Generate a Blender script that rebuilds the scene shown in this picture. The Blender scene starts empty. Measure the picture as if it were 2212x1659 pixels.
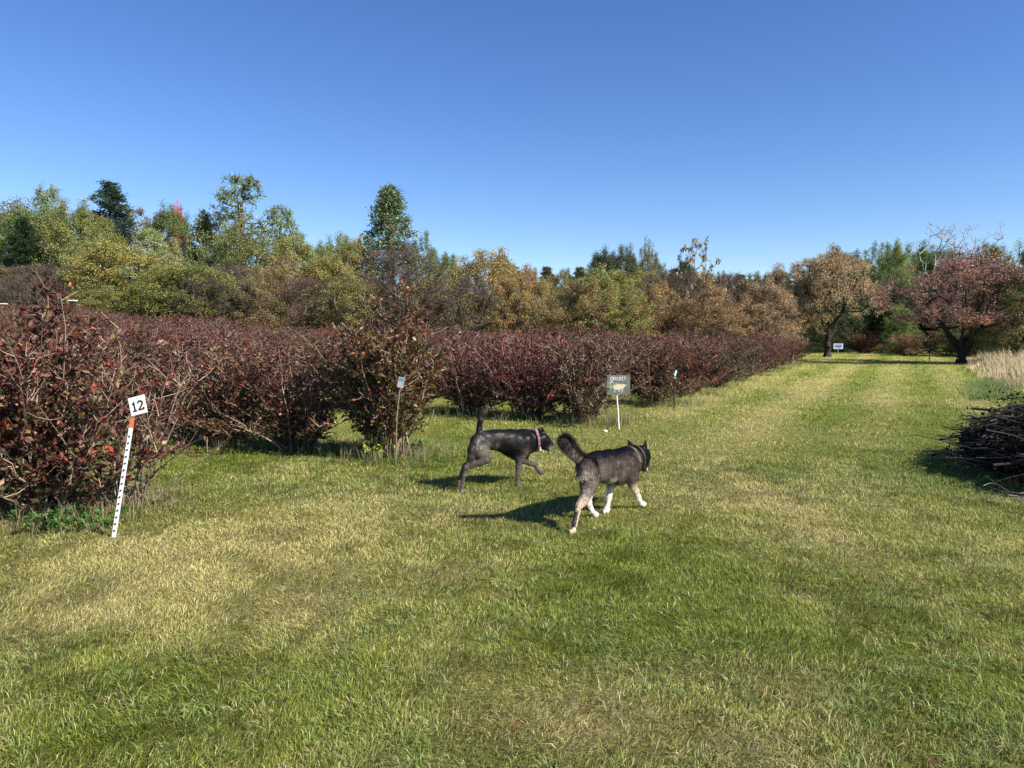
import bpy, math, random
import numpy as np
import openvdb as vdb
from mathutils import Vector, Matrix

SC = bpy.context.scene
COL = SC.collection
R = math.radians
# ------------------------------------------------------------------ camera, sky, sun, exposure
CAM_H = 1.55
PITCH = math.atan(109.5 / 1600)
cam_d = bpy.data.cameras.new("camera"); cam = bpy.data.objects.new("camera", cam_d); COL.objects.link(cam)
cam.location = (0, 0, CAM_H); cam.rotation_euler = (R(90) - PITCH, 0, 0)
cam_d.sensor_width = 36; cam_d.lens = 1600 / 2212 * 36; cam_d.clip_end = 2000; cam_d.clip_start = .05
SC.camera = cam

SUN_EL = R(38); SUN_AZ = math.atan2(.87, -.49)          # towards the sun: right of and behind the camera
world = bpy.data.worlds.new("World"); SC.world = world; world.use_nodes = True
nt = world.node_tree; nt.nodes.clear()
sky = nt.nodes.new("ShaderNodeTexSky"); sky.sky_type = 'NISHITA'; sky.sun_disc = False
sky.sun_elevation = SUN_EL; sky.sun_rotation = SUN_AZ
sky.air_density = 1.0; sky.dust_density = 0.0; sky.ozone_density = 3.0; sky.altitude = 1200
bg = nt.nodes.new("ShaderNodeBackground"); bg.inputs[1].default_value = 0.086
wo = nt.nodes.new("ShaderNodeOutputWorld")
hs = nt.nodes.new('ShaderNodeHueSaturation'); hs.inputs['Saturation'].default_value = 1.2; hs.inputs['Hue'].default_value = .512
nt.links.new(sky.outputs[0], hs.inputs['Color']); nt.links.new(hs.outputs[0], bg.inputs[0]); nt.links.new(bg.outputs[0], wo.inputs[0])

sun_d = bpy.data.lights.new("sun", 'SUN'); sun = bpy.data.objects.new("sun", sun_d); COL.objects.link(sun)
sun_d.energy = 5.0; sun_d.angle = R(.5); sun_d.color = (1, .94, .84)
sd = Vector((math.sin(SUN_AZ) * math.cos(SUN_EL), math.cos(SUN_AZ) * math.cos(SUN_EL), math.sin(SUN_EL)))
sun.rotation_euler = sd.to_track_quat('Z', 'Y').to_euler()
SC.view_settings.view_transform = 'Standard'; SC.view_settings.look = 'None'
SC.view_settings.exposure = 1.0; SC.view_settings.gamma = 1
SC.cycles.max_bounces = 5; SC.cycles.diffuse_bounces = 2; SC.cycles.glossy_bounces = 2
SC.cycles.transmission_bounces = 2; SC.cycles.transparent_max_bounces = 4
SC.cycles.sample_clamp_indirect = 4

# ------------------------------------------------------------------ helpers
def lin(c):
    return tuple(((v / 12.92) if v <= .04045 else ((v + .055) / 1.055) ** 2.4) for v in c)

def Hs(x, y):                     # height of the ground, gently rising to the left behind the bushes
    x = np.asarray(x, float); y = np.asarray(y, float)
    a = np.maximum(0, -x - 3) ; a = a * a / (a + 6)
    b = np.clip((y - 8) / 22, 0, 1); b = b * b * (3 - 2 * b)
    far = np.clip((y - 60) / 60, 0, 1) ; far = far * far * (3 - 2 * far) * 1.5
    return .085 * a * b + far
def H(x, y): return float(Hs(x, y))

def ray(px, py):                  # direction of a photograph pixel (2212 px wide), y component (depth) = 1
    X = (px - 1106) / 1600; Y = (829.5 - py) / 1600
    c, s = math.cos(PITCH), math.sin(PITCH)
    d = Vector((X, c + Y * s, -s + Y * c)); return d / d.y
def G(px, py):                    # ground point seen at a pixel
    r = ray(px, py); t = 5.0
    for _ in range(60):
        z = CAM_H + r.z * t - H(r.x * t, t)
        t += z / max(-r.z, .002) * .8
        t = min(max(t, .5), 400)
    return Vector((r.x * t, t, H(r.x * t, t)))
def at(px, py, d):
    r = ray(px, py); return Vector((r.x * d, d, CAM_H + r.z * d))

def tag(o, label=None, cat=None, group=None, kind=None):
    if label: o['label'] = label
    if cat: o['category'] = cat
    if group: o['group'] = group
    if kind: o['kind'] = kind
    return o
def empty(name, loc, rz=0):
    o = bpy.data.objects.new(name, None); o.empty_display_size = .1
    COL.objects.link(o); o.location = loc; o.rotation_euler = (0, 0, rz); return o

def mesh_np(name, V, F, C=None, mats=(), smooth=False, MI=None, corner=False):
    V = np.ascontiguousarray(V, np.float32); k = F.shape[1]; n = len(F)
    me = bpy.data.meshes.new(name)
    me.vertices.add(len(V)); me.vertices.foreach_set('co', V.ravel())
    me.loops.add(n * k); me.loops.foreach_set('vertex_index', np.ascontiguousarray(F, np.int32).ravel())
    me.polygons.add(n); me.polygons.foreach_set('loop_start', np.arange(0, n * k, k, dtype=np.int32))
    me.polygons.foreach_set('loop_total', np.full(n, k, np.int32))
    if smooth: me.polygons.foreach_set('use_smooth', np.ones(n, bool))
    if MI is not None: me.polygons.foreach_set('material_index', np.asarray(MI, np.int32))
    me.update(calc_edges=True)
    if C is not None:
        a = me.color_attributes.new('col', 'FLOAT_COLOR', 'POINT')
        c4 = np.ones((len(V), 4), np.float32); c4[:, :3] = C; a.data.foreach_set('color', c4.ravel())
    for m in mats: me.materials.append(m)
    return me
def link(name, me, parent=None, loc=None):
    o = bpy.data.objects.new(name, me); COL.objects.link(o)
    if parent: o.parent = parent
    if loc is not None: o.location = loc
    return o

def vnoise(x, y, s, seed=0):      # smooth value noise 0..1
    x = np.asarray(x) / s + 1000.3; y = np.asarray(y) / s + 1000.7
    xi = np.floor(x).astype(np.int64); yi = np.floor(y).astype(np.int64); fx = x - xi; fy = y - yi
    fx = fx * fx * (3 - 2 * fx); fy = fy * fy * (3 - 2 * fy)
    def h(a, b):
        n = (a * 374761393 + b * 668265263 + seed * 1442695041) & 0x7fffffff
        n = ((n ^ (n >> 13)) * 1274126177) & 0x7fffffff
        return ((n ^ (n >> 16)) & 0xffff) / 65535.
    return (h(xi, yi) * (1 - fx) + h(xi + 1, yi) * fx) * (1 - fy) + (h(xi, yi + 1) * (1 - fx) + h(xi + 1, yi + 1) * fx) * fy
def fbm(x, y, s, seed=0, o=4):
    v = 0; a = .5; t = 0
    for i in range(o): v = v + a * vnoise(x, y, s / 2 ** i, seed + i * 17); t += a; a *= .55
    return v / t

# ------------------------------------------------------------------ materials
def new_mat(name):
    m = bpy.data.materials.new(name); m.use_nodes = True; n = m.node_tree.nodes; n.clear(); return m, n, m.node_tree.links
def mat_leaf(name, tint=True, rough=.45, trans=.3, spec=.4, attr='col'):
    m, n, l = new_mat(name)
    at_ = n.new('ShaderNodeAttribute'); at_.attribute_name = attr
    col = at_.outputs['Color']
    if tint:
        oi = n.new('ShaderNodeObjectInfo'); mx = n.new('ShaderNodeMix'); mx.data_type = 'RGBA'; mx.blend_type = 'MULTIPLY'
        mx.inputs[0].default_value = 1; l.new(col, mx.inputs[6]); l.new(oi.outputs['Color'], mx.inputs[7]); col = mx.outputs[2]
    p = n.new('ShaderNodeBsdfPrincipled'); p.inputs['Roughness'].default_value = rough
    p.inputs['Specular IOR Level'].default_value = spec
    l.new(col, p.inputs['Base Color'])
    t = n.new('ShaderNodeBsdfTranslucent'); l.new(col, t.inputs[0])
    ms = n.new('ShaderNodeMixShader'); ms.inputs[0].default_value = trans
    l.new(p.outputs[0], ms.inputs[1]); l.new(t.outputs[0], ms.inputs[2])
    o = n.new('ShaderNodeOutputMaterial'); l.new(ms.outputs[0], o.inputs[0]); return m
def mat_plain(name, c, rough=.6, spec=.4, noise=0, scale=30, attr=None, bump=0, sheen=0, c2=None):
    m, n, l = new_mat(name)
    p = n.new('ShaderNodeBsdfPrincipled'); p.inputs['Roughness'].default_value = rough
    p.inputs['Specular IOR Level'].default_value = spec
    o = n.new('ShaderNodeOutputMaterial'); l.new(p.outputs[0], o.inputs[0])
    src = None
    if attr:
        a = n.new('ShaderNodeAttribute'); a.attribute_name = attr; src = a.outputs['Color']
    if noise or bump:
        tc = n.new('ShaderNodeTexCoord'); nz = n.new('ShaderNodeTexNoise'); nz.inputs['Scale'].default_value = scale
        nz.inputs['Detail'].default_value = 5; l.new(tc.outputs['Object'], nz.inputs['Vector'])
    if noise:
        r = n.new('ShaderNodeMapRange'); r.inputs[1].default_value = .3; r.inputs[2].default_value = .7
        r.inputs[3].default_value = 1 - noise; r.inputs[4].default_value = 1 + noise; l.new(nz.outputs[0], r.inputs[0])
        if c2 is not None:
            mx = n.new('ShaderNodeMix'); mx.data_type = 'RGBA'; mx.inputs[6].default_value = (*c, 1); mx.inputs[7].default_value = (*c2, 1)
            r.inputs[3].default_value = 0; r.inputs[4].default_value = 1; l.new(r.outputs[0], mx.inputs[0]); src = mx.outputs[2]
        else:
            v = n.new('ShaderNodeVectorMath'); v.operation = 'SCALE'
            if src: l.new(src, v.inputs[0])
            else: v.inputs[0].default_value = c
            l.new(r.outputs[0], v.inputs['Scale']); src = v.outputs[0]
    if src: l.new(src, p.inputs['Base Color'])
    else: p.inputs['Base Color'].default_value = (*c, 1)
    if bump:
        b = n.new('ShaderNodeBump'); b.inputs['Strength'].default_value = bump; b.inputs['Distance'].default_value = .01
        l.new(nz.outputs[0], b.inputs['Height']); l.new(b.outputs[0], p.inputs['Normal'])
    if sheen:
        p.inputs['Sheen Weight'].default_value = sheen
    return m
M_LEAF = mat_leaf('leaf', True, .5, .32, .25)
M_BUSHLEAF = mat_leaf('bush_leaf', True, .48, .28, .32)
M_BARK = mat_plain('bark', (.10, .075, .06), .85, .2, .45, 12, bump=.4)
M_DARKBARK = mat_plain('dark_bark', (.035, .028, .024), .85, .2, .4, 12, bump=.4)
M_PALEBARK = mat_plain('pale_bark', (.33, .30, .26), .75, .2, .35, 6)
M_TWIG = mat_plain('twig', (.2, .15, .115), .8, .2, attr='col', noise=.2, scale=20)
M_GRASS = mat_leaf('grass', False, .55, .42, .25)
M_WHITE = mat_plain('white_paint', (.8, .8, .78), .5, .4, .06, 25)
M_BLACK = mat_plain('black_paint', (.012, .012, .014), .5, .4)

# ------------------------------------------------------------------ ground tones (dry and green patches that lie on the lawn)
def blob(px, py, wx, wy, a):      # patch given by where it lies, turned into metres on the ground
    c = G(px, py); e = G(px + wx, py); f = G(px, py - wy); g = G(px, py + wy)
    return (c.x, c.y, max(e.x - c.x, .05), max((f.y - g.y) / 2, .05), a)
BLOBS = [blob(*b) for b in [
    (430, 1230, 330, 70, .75), (250, 1180, 200, 35, .6), (700, 1120, 230, 60, .45), (1000, 1110, 90, 22, .75), (880, 1010, 60, 50, .7), (640, 1015, 120, 22, .6),
    (420, 1330, 380, 45, .45), (100, 1330, 150, 60, .35), (860, 1200, 180, 60, .3),
    (1500, 960, 180, 40, .55), (1600, 890, 140, 40, .65), (1680, 830, 90, 25, .8), (1550, 1040, 160, 35, .5), (1180, 1010, 150, 30, .5),
    (1840, 1180, 70, 160, .55), (1840, 1050, 80, 50, .45), (1800, 1330, 110, 80, .3),
    (1250, 1560, 330, 60, .6), (1100, 1480, 250, 40, .35), (1600, 1480, 250, 60, .45), (1650, 1600, 260, 60, .4),
    (1950, 868, 130, 14, .5), (2000, 812, 100, 10, .35), (1640, 1090, 120, 18, .35),
    (480, 1000, 130, 40, -.9), (960, 970, 70, 50, -.8), (1950, 930, 190, 70, -.5), (1900, 1000, 120, 60, -.4), (1800, 850, 60, 60, -.35),
    (1330, 1250, 220, 100, -.55), (1200, 1350, 300, 70, -.45), (450, 1530, 360, 110, -.8), (700, 1470, 150, 40, -.6), (2050, 1300, 170, 120, -.55),
    (1500, 1180, 150, 60, -.5), (1550, 1380, 180, 60, -.4), (2000, 1550, 220, 80, -.45), (80, 1460, 120, 60, -.3), (1420, 930, 80, 16, -.3), (1900, 790, 120, 14, -.2)]]
def dryness(x, y):
    d = .355 + .75 * (fbm(x, y, 2.6, 3) - .5) + .5 * (fbm(x, y, .5, 9) - .5)
    for bx, by, wx, wy, a in BLOBS:
        q = ((x - bx) / wx) ** 2 + ((y - by) / wy) ** 2
        d = d + a * (.50 if a > 0 else .42) * np.exp(-q * .9)
    # mowing swaths along the lane
    t = (x - 1.7) * .884 - (y - 12) * .468
    d = d + .27 * np.sin(t * 3.4 + .6 + 1.3 * fbm(x, y, 6, 31)) * np.clip((y - 6) / 8, 0, 1) * np.clip(t + 1.2, 0, 1) + .22 * np.exp(-((t - 1.6) / .8) ** 2) * np.clip((y - 8) / 8, 0, 1)
    d = d + .10 * np.clip((y - 14) / 25, 0, 1)
    return np.clip(d, 0, 1)
def lush(x, y): return fbm(x, y, 1.7, 77)

G_DARK = np.array((.105, .145, .022)); G_MID = np.array((.215, .265, .042)); G_STRAW = np.array((.435, .395, .165)); G_YEL = np.array((.33, .33, .065))
def ground_color(x, y):
    d = dryness(x, y)[:, None]; lu = lush(x, y)[:, None]
    g = G_DARK * (1 - lu) + G_MID * lu
    g = g * .35 + G_MID * .65
    c = g * (1 - d) + (G_STRAW * .55 + G_YEL * .45) * d
    return c

# ------------------------------------------------------------------ the ground: one sheet to the horizon
def axis(a, b, fine, g=1.12):
    out = list(np.arange(a, b, fine)); s = fine
    v = b
    while v < 900: out.append(v); s *= g; v += s
    v = a; s = fine
    while v > -900: s *= g; v -= s; out.insert(0, v)
    return np.array(out)
xs = axis(-16, 26, .16); ys = axis(1.5, 45, .16)
gx, gy = np.meshgrid(xs, ys); gx = gx.ravel(); gy = gy.ravel()
nx, ny = len(xs), len(ys)
gz = Hs(gx, gy) + (.02 * (fbm(gx, gy, 1.3, 5) - .5)) * (np.abs(gx) < 60)
idx = np.arange(nx * ny).reshape(ny, nx)
GF = np.stack([idx[:-1, :-1], idx[:-1, 1:], idx[1:, 1:], idx[1:, :-1]], -1).reshape(-1, 4)
GC = ground_color(gx, gy)
m, n, l = new_mat('lawn_ground')
a_ = n.new('ShaderNodeAttribute'); a_.attribute_name = 'col'
tc = n.new('ShaderNodeTexCoord')
n1 = n.new('ShaderNodeTexNoise'); n1.inputs['Scale'].default_value = 22; n1.inputs['Detail'].default_value = 8; n1.inputs['Roughness'].default_value = .7
mp = n.new('ShaderNodeMapping'); mp.inputs['Rotation'].default_value = (0, 0, R(-28)); mp.inputs['Scale'].default_value = (1, .35, 1)
l.new(tc.outputs['Object'], mp.inputs[0]); l.new(mp.outputs[0], n1.inputs['Vector'])
r1 = n.new('ShaderNodeMapRange'); r1.inputs[1].default_value = .35; r1.inputs[2].default_value = .68; r1.inputs[3].default_value = .45; r1.inputs[4].default_value = 1.5
l.new(n1.outputs[0], r1.inputs[0])
vm = n.new('ShaderNodeVectorMath'); vm.operation = 'SCALE'; l.new(a_.outputs['Color'], vm.inputs[0]); l.new(r1.outputs[0], vm.inputs['Scale'])
pb = n.new('ShaderNodeBsdfPrincipled'); pb.inputs['Roughness'].default_value = .9; pb.inputs['Specular IOR Level'].default_value = .1
l.new(vm.outputs[0], pb.inputs['Base Color'])
bp = n.new('ShaderNodeBump'); bp.inputs['Strength'].default_value = .7; bp.inputs['Distance'].default_value = .03
l.new(n1.outputs[0], bp.inputs['Height']); l.new(bp.outputs[0], pb.inputs['Normal'])
o_ = n.new('ShaderNodeOutputMaterial'); l.new(pb.outputs[0], o_.inputs[0])
M_GROUND = m
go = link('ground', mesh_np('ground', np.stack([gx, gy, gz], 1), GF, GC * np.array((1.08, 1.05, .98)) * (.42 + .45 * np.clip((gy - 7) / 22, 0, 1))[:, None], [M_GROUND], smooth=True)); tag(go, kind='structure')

# ------------------------------------------------------------------ rows of bushes: where they stand
RD = np.array((-.887, .462))                       # rows run away to the left
ROW_ENDS = [(-3.85, 6.35), (-1.62, 9.25), (1.35, 12.95), (3.15, 16.1)]
u2 = np.array((.437, .880)); p = np.array((3.15, 16.1))
for k in range(9):
    p = p + u2 * 3.15; ROW_ENDS.append(tuple(p))

# ------------------------------------------------------------------ grass blades
def blades(rng, x, y, h, w, lean_dir, lean, col, curve=.5):
    n = len(x); z = Hs(x, y) - .004
    a = lean_dir
    dx, dy = np.cos(a) * lean, np.sin(a) * lean
    pa = rng.uniform(0, np.pi, n); wx, wy = np.cos(pa) * w / 2, np.sin(pa) * w / 2
    V = np.empty((n, 5, 3), np.float32)
    V[:, 0] = np.stack([x - wx, y - wy, z], 1); V[:, 1] = np.stack([x + wx, y + wy, z], 1)
    mxx, myy = x + dx * h * .35, y + dy * h * .35
    V[:, 2] = np.stack([mxx + wx * .8, myy + wy * .8, z + h * .6], 1); V[:, 3] = np.stack([mxx - wx * .8, myy - wy * .8, z + h * .6], 1)
    V[:, 4] = np.stack([x + dx * h, y + dy * h, z + h * (1 - .35 * np.minimum(lean, 1))], 1)
    b = np.arange(n)[:, None] * 5
    F = np.concatenate([b + np.array([0, 1, 2]), b + np.array([0, 2, 3]), b + np.array([3, 2, 4])], 0)
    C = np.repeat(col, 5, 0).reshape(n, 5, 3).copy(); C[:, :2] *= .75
    return V.reshape(-1, 3), F, C.reshape(-1, 3)
def gather(parts):
    V, F, C = [], [], []; o = 0
    for v, f, c in parts: V.append(v); F.append(f + o); C.append(c); o += len(v)
    return np.concatenate(V), np.concatenate(F), np.concatenate(C)

rng = np.random.default_rng(7)
def lawn(n, d1, d2):
    # density falls with the square of the distance
    d = d1 * (d2 / d1) ** rng.uniform(0, 1, n)
    x = rng.uniform(-1, 1, n) * (d * .78 + .7); y = d
    dr = dryness(x, y); lu = lush(x, y)
    tuft = fbm(x, y, .28, 51, 3); big = fbm(x, y, 1.1, 91, 2)
    keep = rng.uniform(0, 1, n) < (.35 + .9 * np.clip((tuft - .3) * 2, 0, 1)); x, y, dr, lu, tuft, d, big = [q[keep] for q in (x, y, dr, lu, tuft, d, big)]; n = len(x)
    h = (.014 + .026 * rng.uniform(0, 1, n) ** 1.5 + .05 * np.clip(tuft - .52, 0, 1) * (1 - dr) * 3 * rng.uniform(0, 1, n)) * (1 + .5 * np.clip(big - .5, -.5, .5)) * (1 + np.clip(d / 25, 0, 1.2))
    w = .0026 * rng.uniform(.6, 1.3, n) * np.maximum(1, d / 3.6) ** .85
    # lie direction: swirls
    ang = 6.28 * 2 * fbm(x, y, .55, 131, 2) + rng.normal(0, .8, n); lean = np.abs(rng.normal(.75, .4, n)) * (1 + .5 * (dr > .6))
    isdry = rng.uniform(0, 1, n) < np.clip(dr * 1.15 - .12, .03, .85)
    v = (.22 + 1.28 * rng.uniform(0, 1, n) ** 1.1)[:, None]
    mid = rng.uniform(0, 1, (n, 1))
    green = G_DARK * 1.1 * (1 - mid) + np.array((.32, .385, .068)) * mid
    yel = np.array((.46, .46, .10)); green = green * (1 - .35 * dr[:, None]) + yel * .35 * dr[:, None]
    blu = np.array((.25, .32, .12)); k = np.clip((big - .5) * 3, 0, .5)[:, None]; green = green * (1 - k) + blu * k
    straw = G_STRAW * 1.15 * (1 - mid) + np.array((.61, .55, .28)) * mid
    c = np.where(isdry[:, None], straw, green) * v * np.array((1.13, 1.08, .98))
    return blades(rng, x, y, h, w, ang, lean, c)
parts = [lawn(900000, 2.35, 9), lawn(460000, 9, 60)]
# tall tufts with pale blades scattered through the lawn
def tufts(cx, cy, n, hh, rad, col, spread=1.0, w=.004):
    cx = np.repeat(cx, n); cy = np.repeat(cy, n); N = len(cx)
    rr = np.abs(rng.normal(0, rad, N)); aa = rng.uniform(0, 6.28, N)
    x = cx + rr * np.cos(aa); y = cy + rr * np.sin(aa)
    h = hh * rng.uniform(.5, 1.2, N); lean = np.abs(rng.normal(.6, .35, N)) * spread
    c = np.asarray(col)[None, :] * rng.uniform(.6, 1.4, N)[:, None]
    return blades(rng, x, y, h, w * rng.uniform(.7, 1.3, N), aa + rng.normal(0, .5, N), lean, c)
t_ = 1500; d = 2.4 * (14 / 2.4) ** rng.uniform(0, 1, t_); x = rng.uniform(-1, 1, t_) * d * .76; kp = (dryness(x, d) < .55)
parts.append(tufts(x[kp], d[kp], 18, .052, .025, (.29, .37, .11), 1.5))
t_ = 500; d = 2.4 * (12 / 2.4) ** rng.uniform(0, 1, t_); x = rng.uniform(-1, 1, t_) * d * .76
parts.append(tufts(x, d, 12, .050, .035, (.52, .45, .23), 1.8))
def thatch(n, d1, d2):     # longer blades and clippings lying almost flat in the turf
    d = d1 * (d2 / d1) ** rng.uniform(0, 1, n); x = rng.uniform(-1, 1, n) * (d * .78 + .5)
    cl = fbm(x, d, .35, 207, 3); kp = rng.uniform(0, 1, n) < np.clip((cl - .38) * 4, .08, 1); x, d, cl = x[kp], d[kp], cl[kp]; n = len(x); dr = dryness(x, d)
    h = rng.uniform(.010, .030, n); ang = 6.28 * 1.5 * fbm(x, d, .8, 231, 2) + rng.normal(0, 1.1, n); lean = rng.uniform(1.2, 3.2, n)
    isd = rng.uniform(0, 1, n) < np.clip(.12 + dr * 1.0, .1, .9); m_ = rng.uniform(0, 1, (n, 1))
    c = np.where(isd[:, None], np.array((.58, .50, .25)) * m_ + np.array((.34, .26, .12)) * (1 - m_), np.array((.34, .42, .14)) * m_ + np.array((.16, .24, .06)) * (1 - m_)) * rng.uniform(.6, 1.25, (n, 1))
    return blades(rng, x, d, h, .0034 * rng.uniform(.6, 1.3, n) * np.maximum(1, d / 4), ang, lean, c)
parts.append(thatch(230000, 2.35, 12))
# longer growth under the bushes
ux, uy, kind_ = [], [], []
for ri, (ex, ey) in enumerate(ROW_ENDS):
    L = [3.5, 10, 20, 16, 10][min(ri, 4)]
    nn = int(L * [60, 50, 35, 24, 18][min(ri, 4)])
    s = rng.uniform(-1.0, L, nn); q = rng.normal(0, .42, nn)
    ux.append(ex + RD[0] * s + .462 * q); uy.append(ey + RD[1] * s + .887 * q)
    nn = int(60 if ri < 4 else 40); a = rng.uniform(0, 6.28, nn); rr = rng.uniform(.35, .8, nn)
    ux.append(ex + rr * np.cos(a)); uy.append(ey + rr * np.sin(a))
ux = np.concatenate(ux); uy = np.concatenate(uy); dr_ = rng.uniform(0, 1, len(ux)) < .55
parts.append(tufts(ux[dr_], uy[dr_], 9, .23, .05, (.34, .28, .16), .9, .005))
parts.append(tufts(ux[~dr_], uy[~dr_], 9, .17, .05, (.10, .15, .04), .9, .006))
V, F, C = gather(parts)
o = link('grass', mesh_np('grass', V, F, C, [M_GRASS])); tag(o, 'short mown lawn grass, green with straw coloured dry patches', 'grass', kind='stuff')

nf_ = 70; fd = 2.5 * (16 / 2.5) ** rng.uniform(0, 1, nf_); fx_ = rng.uniform(-1, 1, nf_) * fd * .75
FL = np.stack([fx_, fd, Hs(fx_, fd) + rng.uniform(.015, .04, nf_)], 1)
fa = rng.uniform(0, 6.283, nf_); fs = .028 * rng.uniform(.6, 1.4, nf_); fdv = np.stack([np.cos(fa), np.sin(fa), rng.normal(0, .2, nf_)], 1); fsv = np.stack([-np.sin(fa), np.cos(fa), rng.normal(0, .3, nf_)], 1)
FV = np.stack([FL, FL + fdv * fs[:, None] * .5 + fsv * fs[:, None] * .3, FL + fdv * fs[:, None], FL + fdv * fs[:, None] * .5 - fsv * fs[:, None] * .3], 1).reshape(-1, 3)
o = link('fallen_leaves', mesh_np('fallen_leaves', FV, np.arange(nf_ * 4).reshape(nf_, 4), np.repeat(np.array([(.30, .16, .07), (.40, .26, .10), (.16, .07, .04)])[rng.integers(0, 3, nf_)] * rng.uniform(.6, 1.2, (nf_, 1)), 4, 0), [M_GRASS]))
tag(o, 'scattered small brown fallen leaves lying in the lawn', 'fallen leaves', kind='stuff')

# the pale dry meadow on the right and the green clumps at its edge
n_ = 34000
mx_ = rng.uniform(12, 40, n_); my_ = rng.uniform(19, 42, n_)
edge = 13.4 + (my_ - 20.7) * .56 + 1.2 * (vnoise(my_, my_ * 0, 2.2, 5) - .5)
kp = (mx_ > edge) & (my_ > 20.3 - (mx_ - 14) * .02) & (mx_ < edge + 13); mx_, my_ = mx_[kp], my_[kp]; N = len(mx_)
ed = np.clip((mx_ - (13.4 + (my_ - 20.7) * .56)) / 1.5, .35, 1)
h = rng.uniform(.35, .9, N) * ed * (.55 + .8 * fbm(mx_, my_, 1.6, 8, 2)); cc = np.array((.62, .50, .32)) * (rng.uniform(.45, 1.35, N) * (.7 + .6 * fbm(mx_, my_, .9, 18, 2)))[:, None]
gr = rng.uniform(0, 1, N) < .06; cc[gr] = (.15, .18, .07)
o = link('meadow', mesh_np('meadow', *blades(rng, mx_, my_, h, .022 * rng.uniform(.5, 1.3, N), rng.normal(2.6, .9, N), np.abs(rng.normal(.38, .28, N)), cc), [M_GRASS]))
tag(o, 'tall dry straw coloured meadow grass at the right edge', 'dry grass', kind='stuff')
tx = []; ty = []
for k in range(110):
    q = G(rng.uniform(2098, 2230), rng.uniform(826, 866))
    if 13.4 + (q.y - 20.7) * .56 + .3 > q.x > 13.0 + (q.y - 20.7) * .56 - 1.6: tx.append(q.x); ty.append(q.y)
o = link('tall_grass', mesh_np('tall_grass', *tufts(np.array(tx), np.array(ty), 45, .22, .2, (.20, .26, .085), 1.3, .012), [M_GRASS]))
tag(o, 'lush green grass clumps growing along the edge of the dry meadow', 'grass', kind='stuff')

# ------------------------------------------------------------------ tubes and leaves
def tubes(P0, P1, r0, r1, col, sides=4):
    P0 = np.asarray(P0, float); P1 = np.asarray(P1, float); n = len(P0)
    d = P1 - P0; d /= np.maximum(np.linalg.norm(d, axis=1, keepdims=True), 1e-9)
    up = np.where(np.abs(d[:, 2:3]) > .9, np.array([[1., 0, 0]]), np.array([[0, 0, 1.]]))
    a = np.cross(d, up); a /= np.linalg.norm(a, axis=1, keepdims=True); b = np.cross(d, a)
    th = np.arange(sides) / sides * 2 * np.pi
    ring = np.cos(th)[None, :, None] * a[:, None] + np.sin(th)[None, :, None] * b[:, None]
    V = np.concatenate([P0[:, None] + ring * np.asarray(r0)[:, None, None], P1[:, None] + ring * np.asarray(r1)[:, None, None]], 1)
    base = (np.arange(n) * 2 * sides)[:, None]
    F = []
    for i in range(sides):
        j = (i + 1) % sides
        F.append(np.concatenate([base + i, base + j, base + sides + j, base + sides + i], 1))
    C = np.repeat(np.asarray(col), 2 * sides, 0)
    return V.reshape(-1, 3), np.concatenate(F), C
def leaves(rng, P, size, col, up=.3, ratio=.5, dirs=None):
    n = len(P)
    d = rng.normal(0, 1, (n, 3)) if dirs is None else dirs + rng.normal(0, .45, (n, 3))
    d /= np.linalg.norm(d, axis=1, keepdims=True)
    nn = rng.normal(0, 1, (n, 3)); nn[:, 2] += up
    s = np.cross(d, nn); s /= np.maximum(np.linalg.norm(s, axis=1, keepdims=True), 1e-6)
    nr = np.cross(s, d); size = np.broadcast_to(size, (n,))[:, None]
    V = np.empty((n, 4, 3))
    V[:, 0] = P; V[:, 1] = P + d * size * .45 + s * size * ratio * .5 + nr * size * .10
    V[:, 2] = P + d * size; V[:, 3] = P + d * size * .45 - s * size * ratio * .5 + nr * size * .10
    b = np.arange(n)[:, None] * 4
    F = np.concatenate([b + np.array([0, 1, 2]), b + np.array([0, 2, 3])], 0)
    return V.reshape(-1, 3), F, np.repeat(col, 4, 0)

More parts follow.
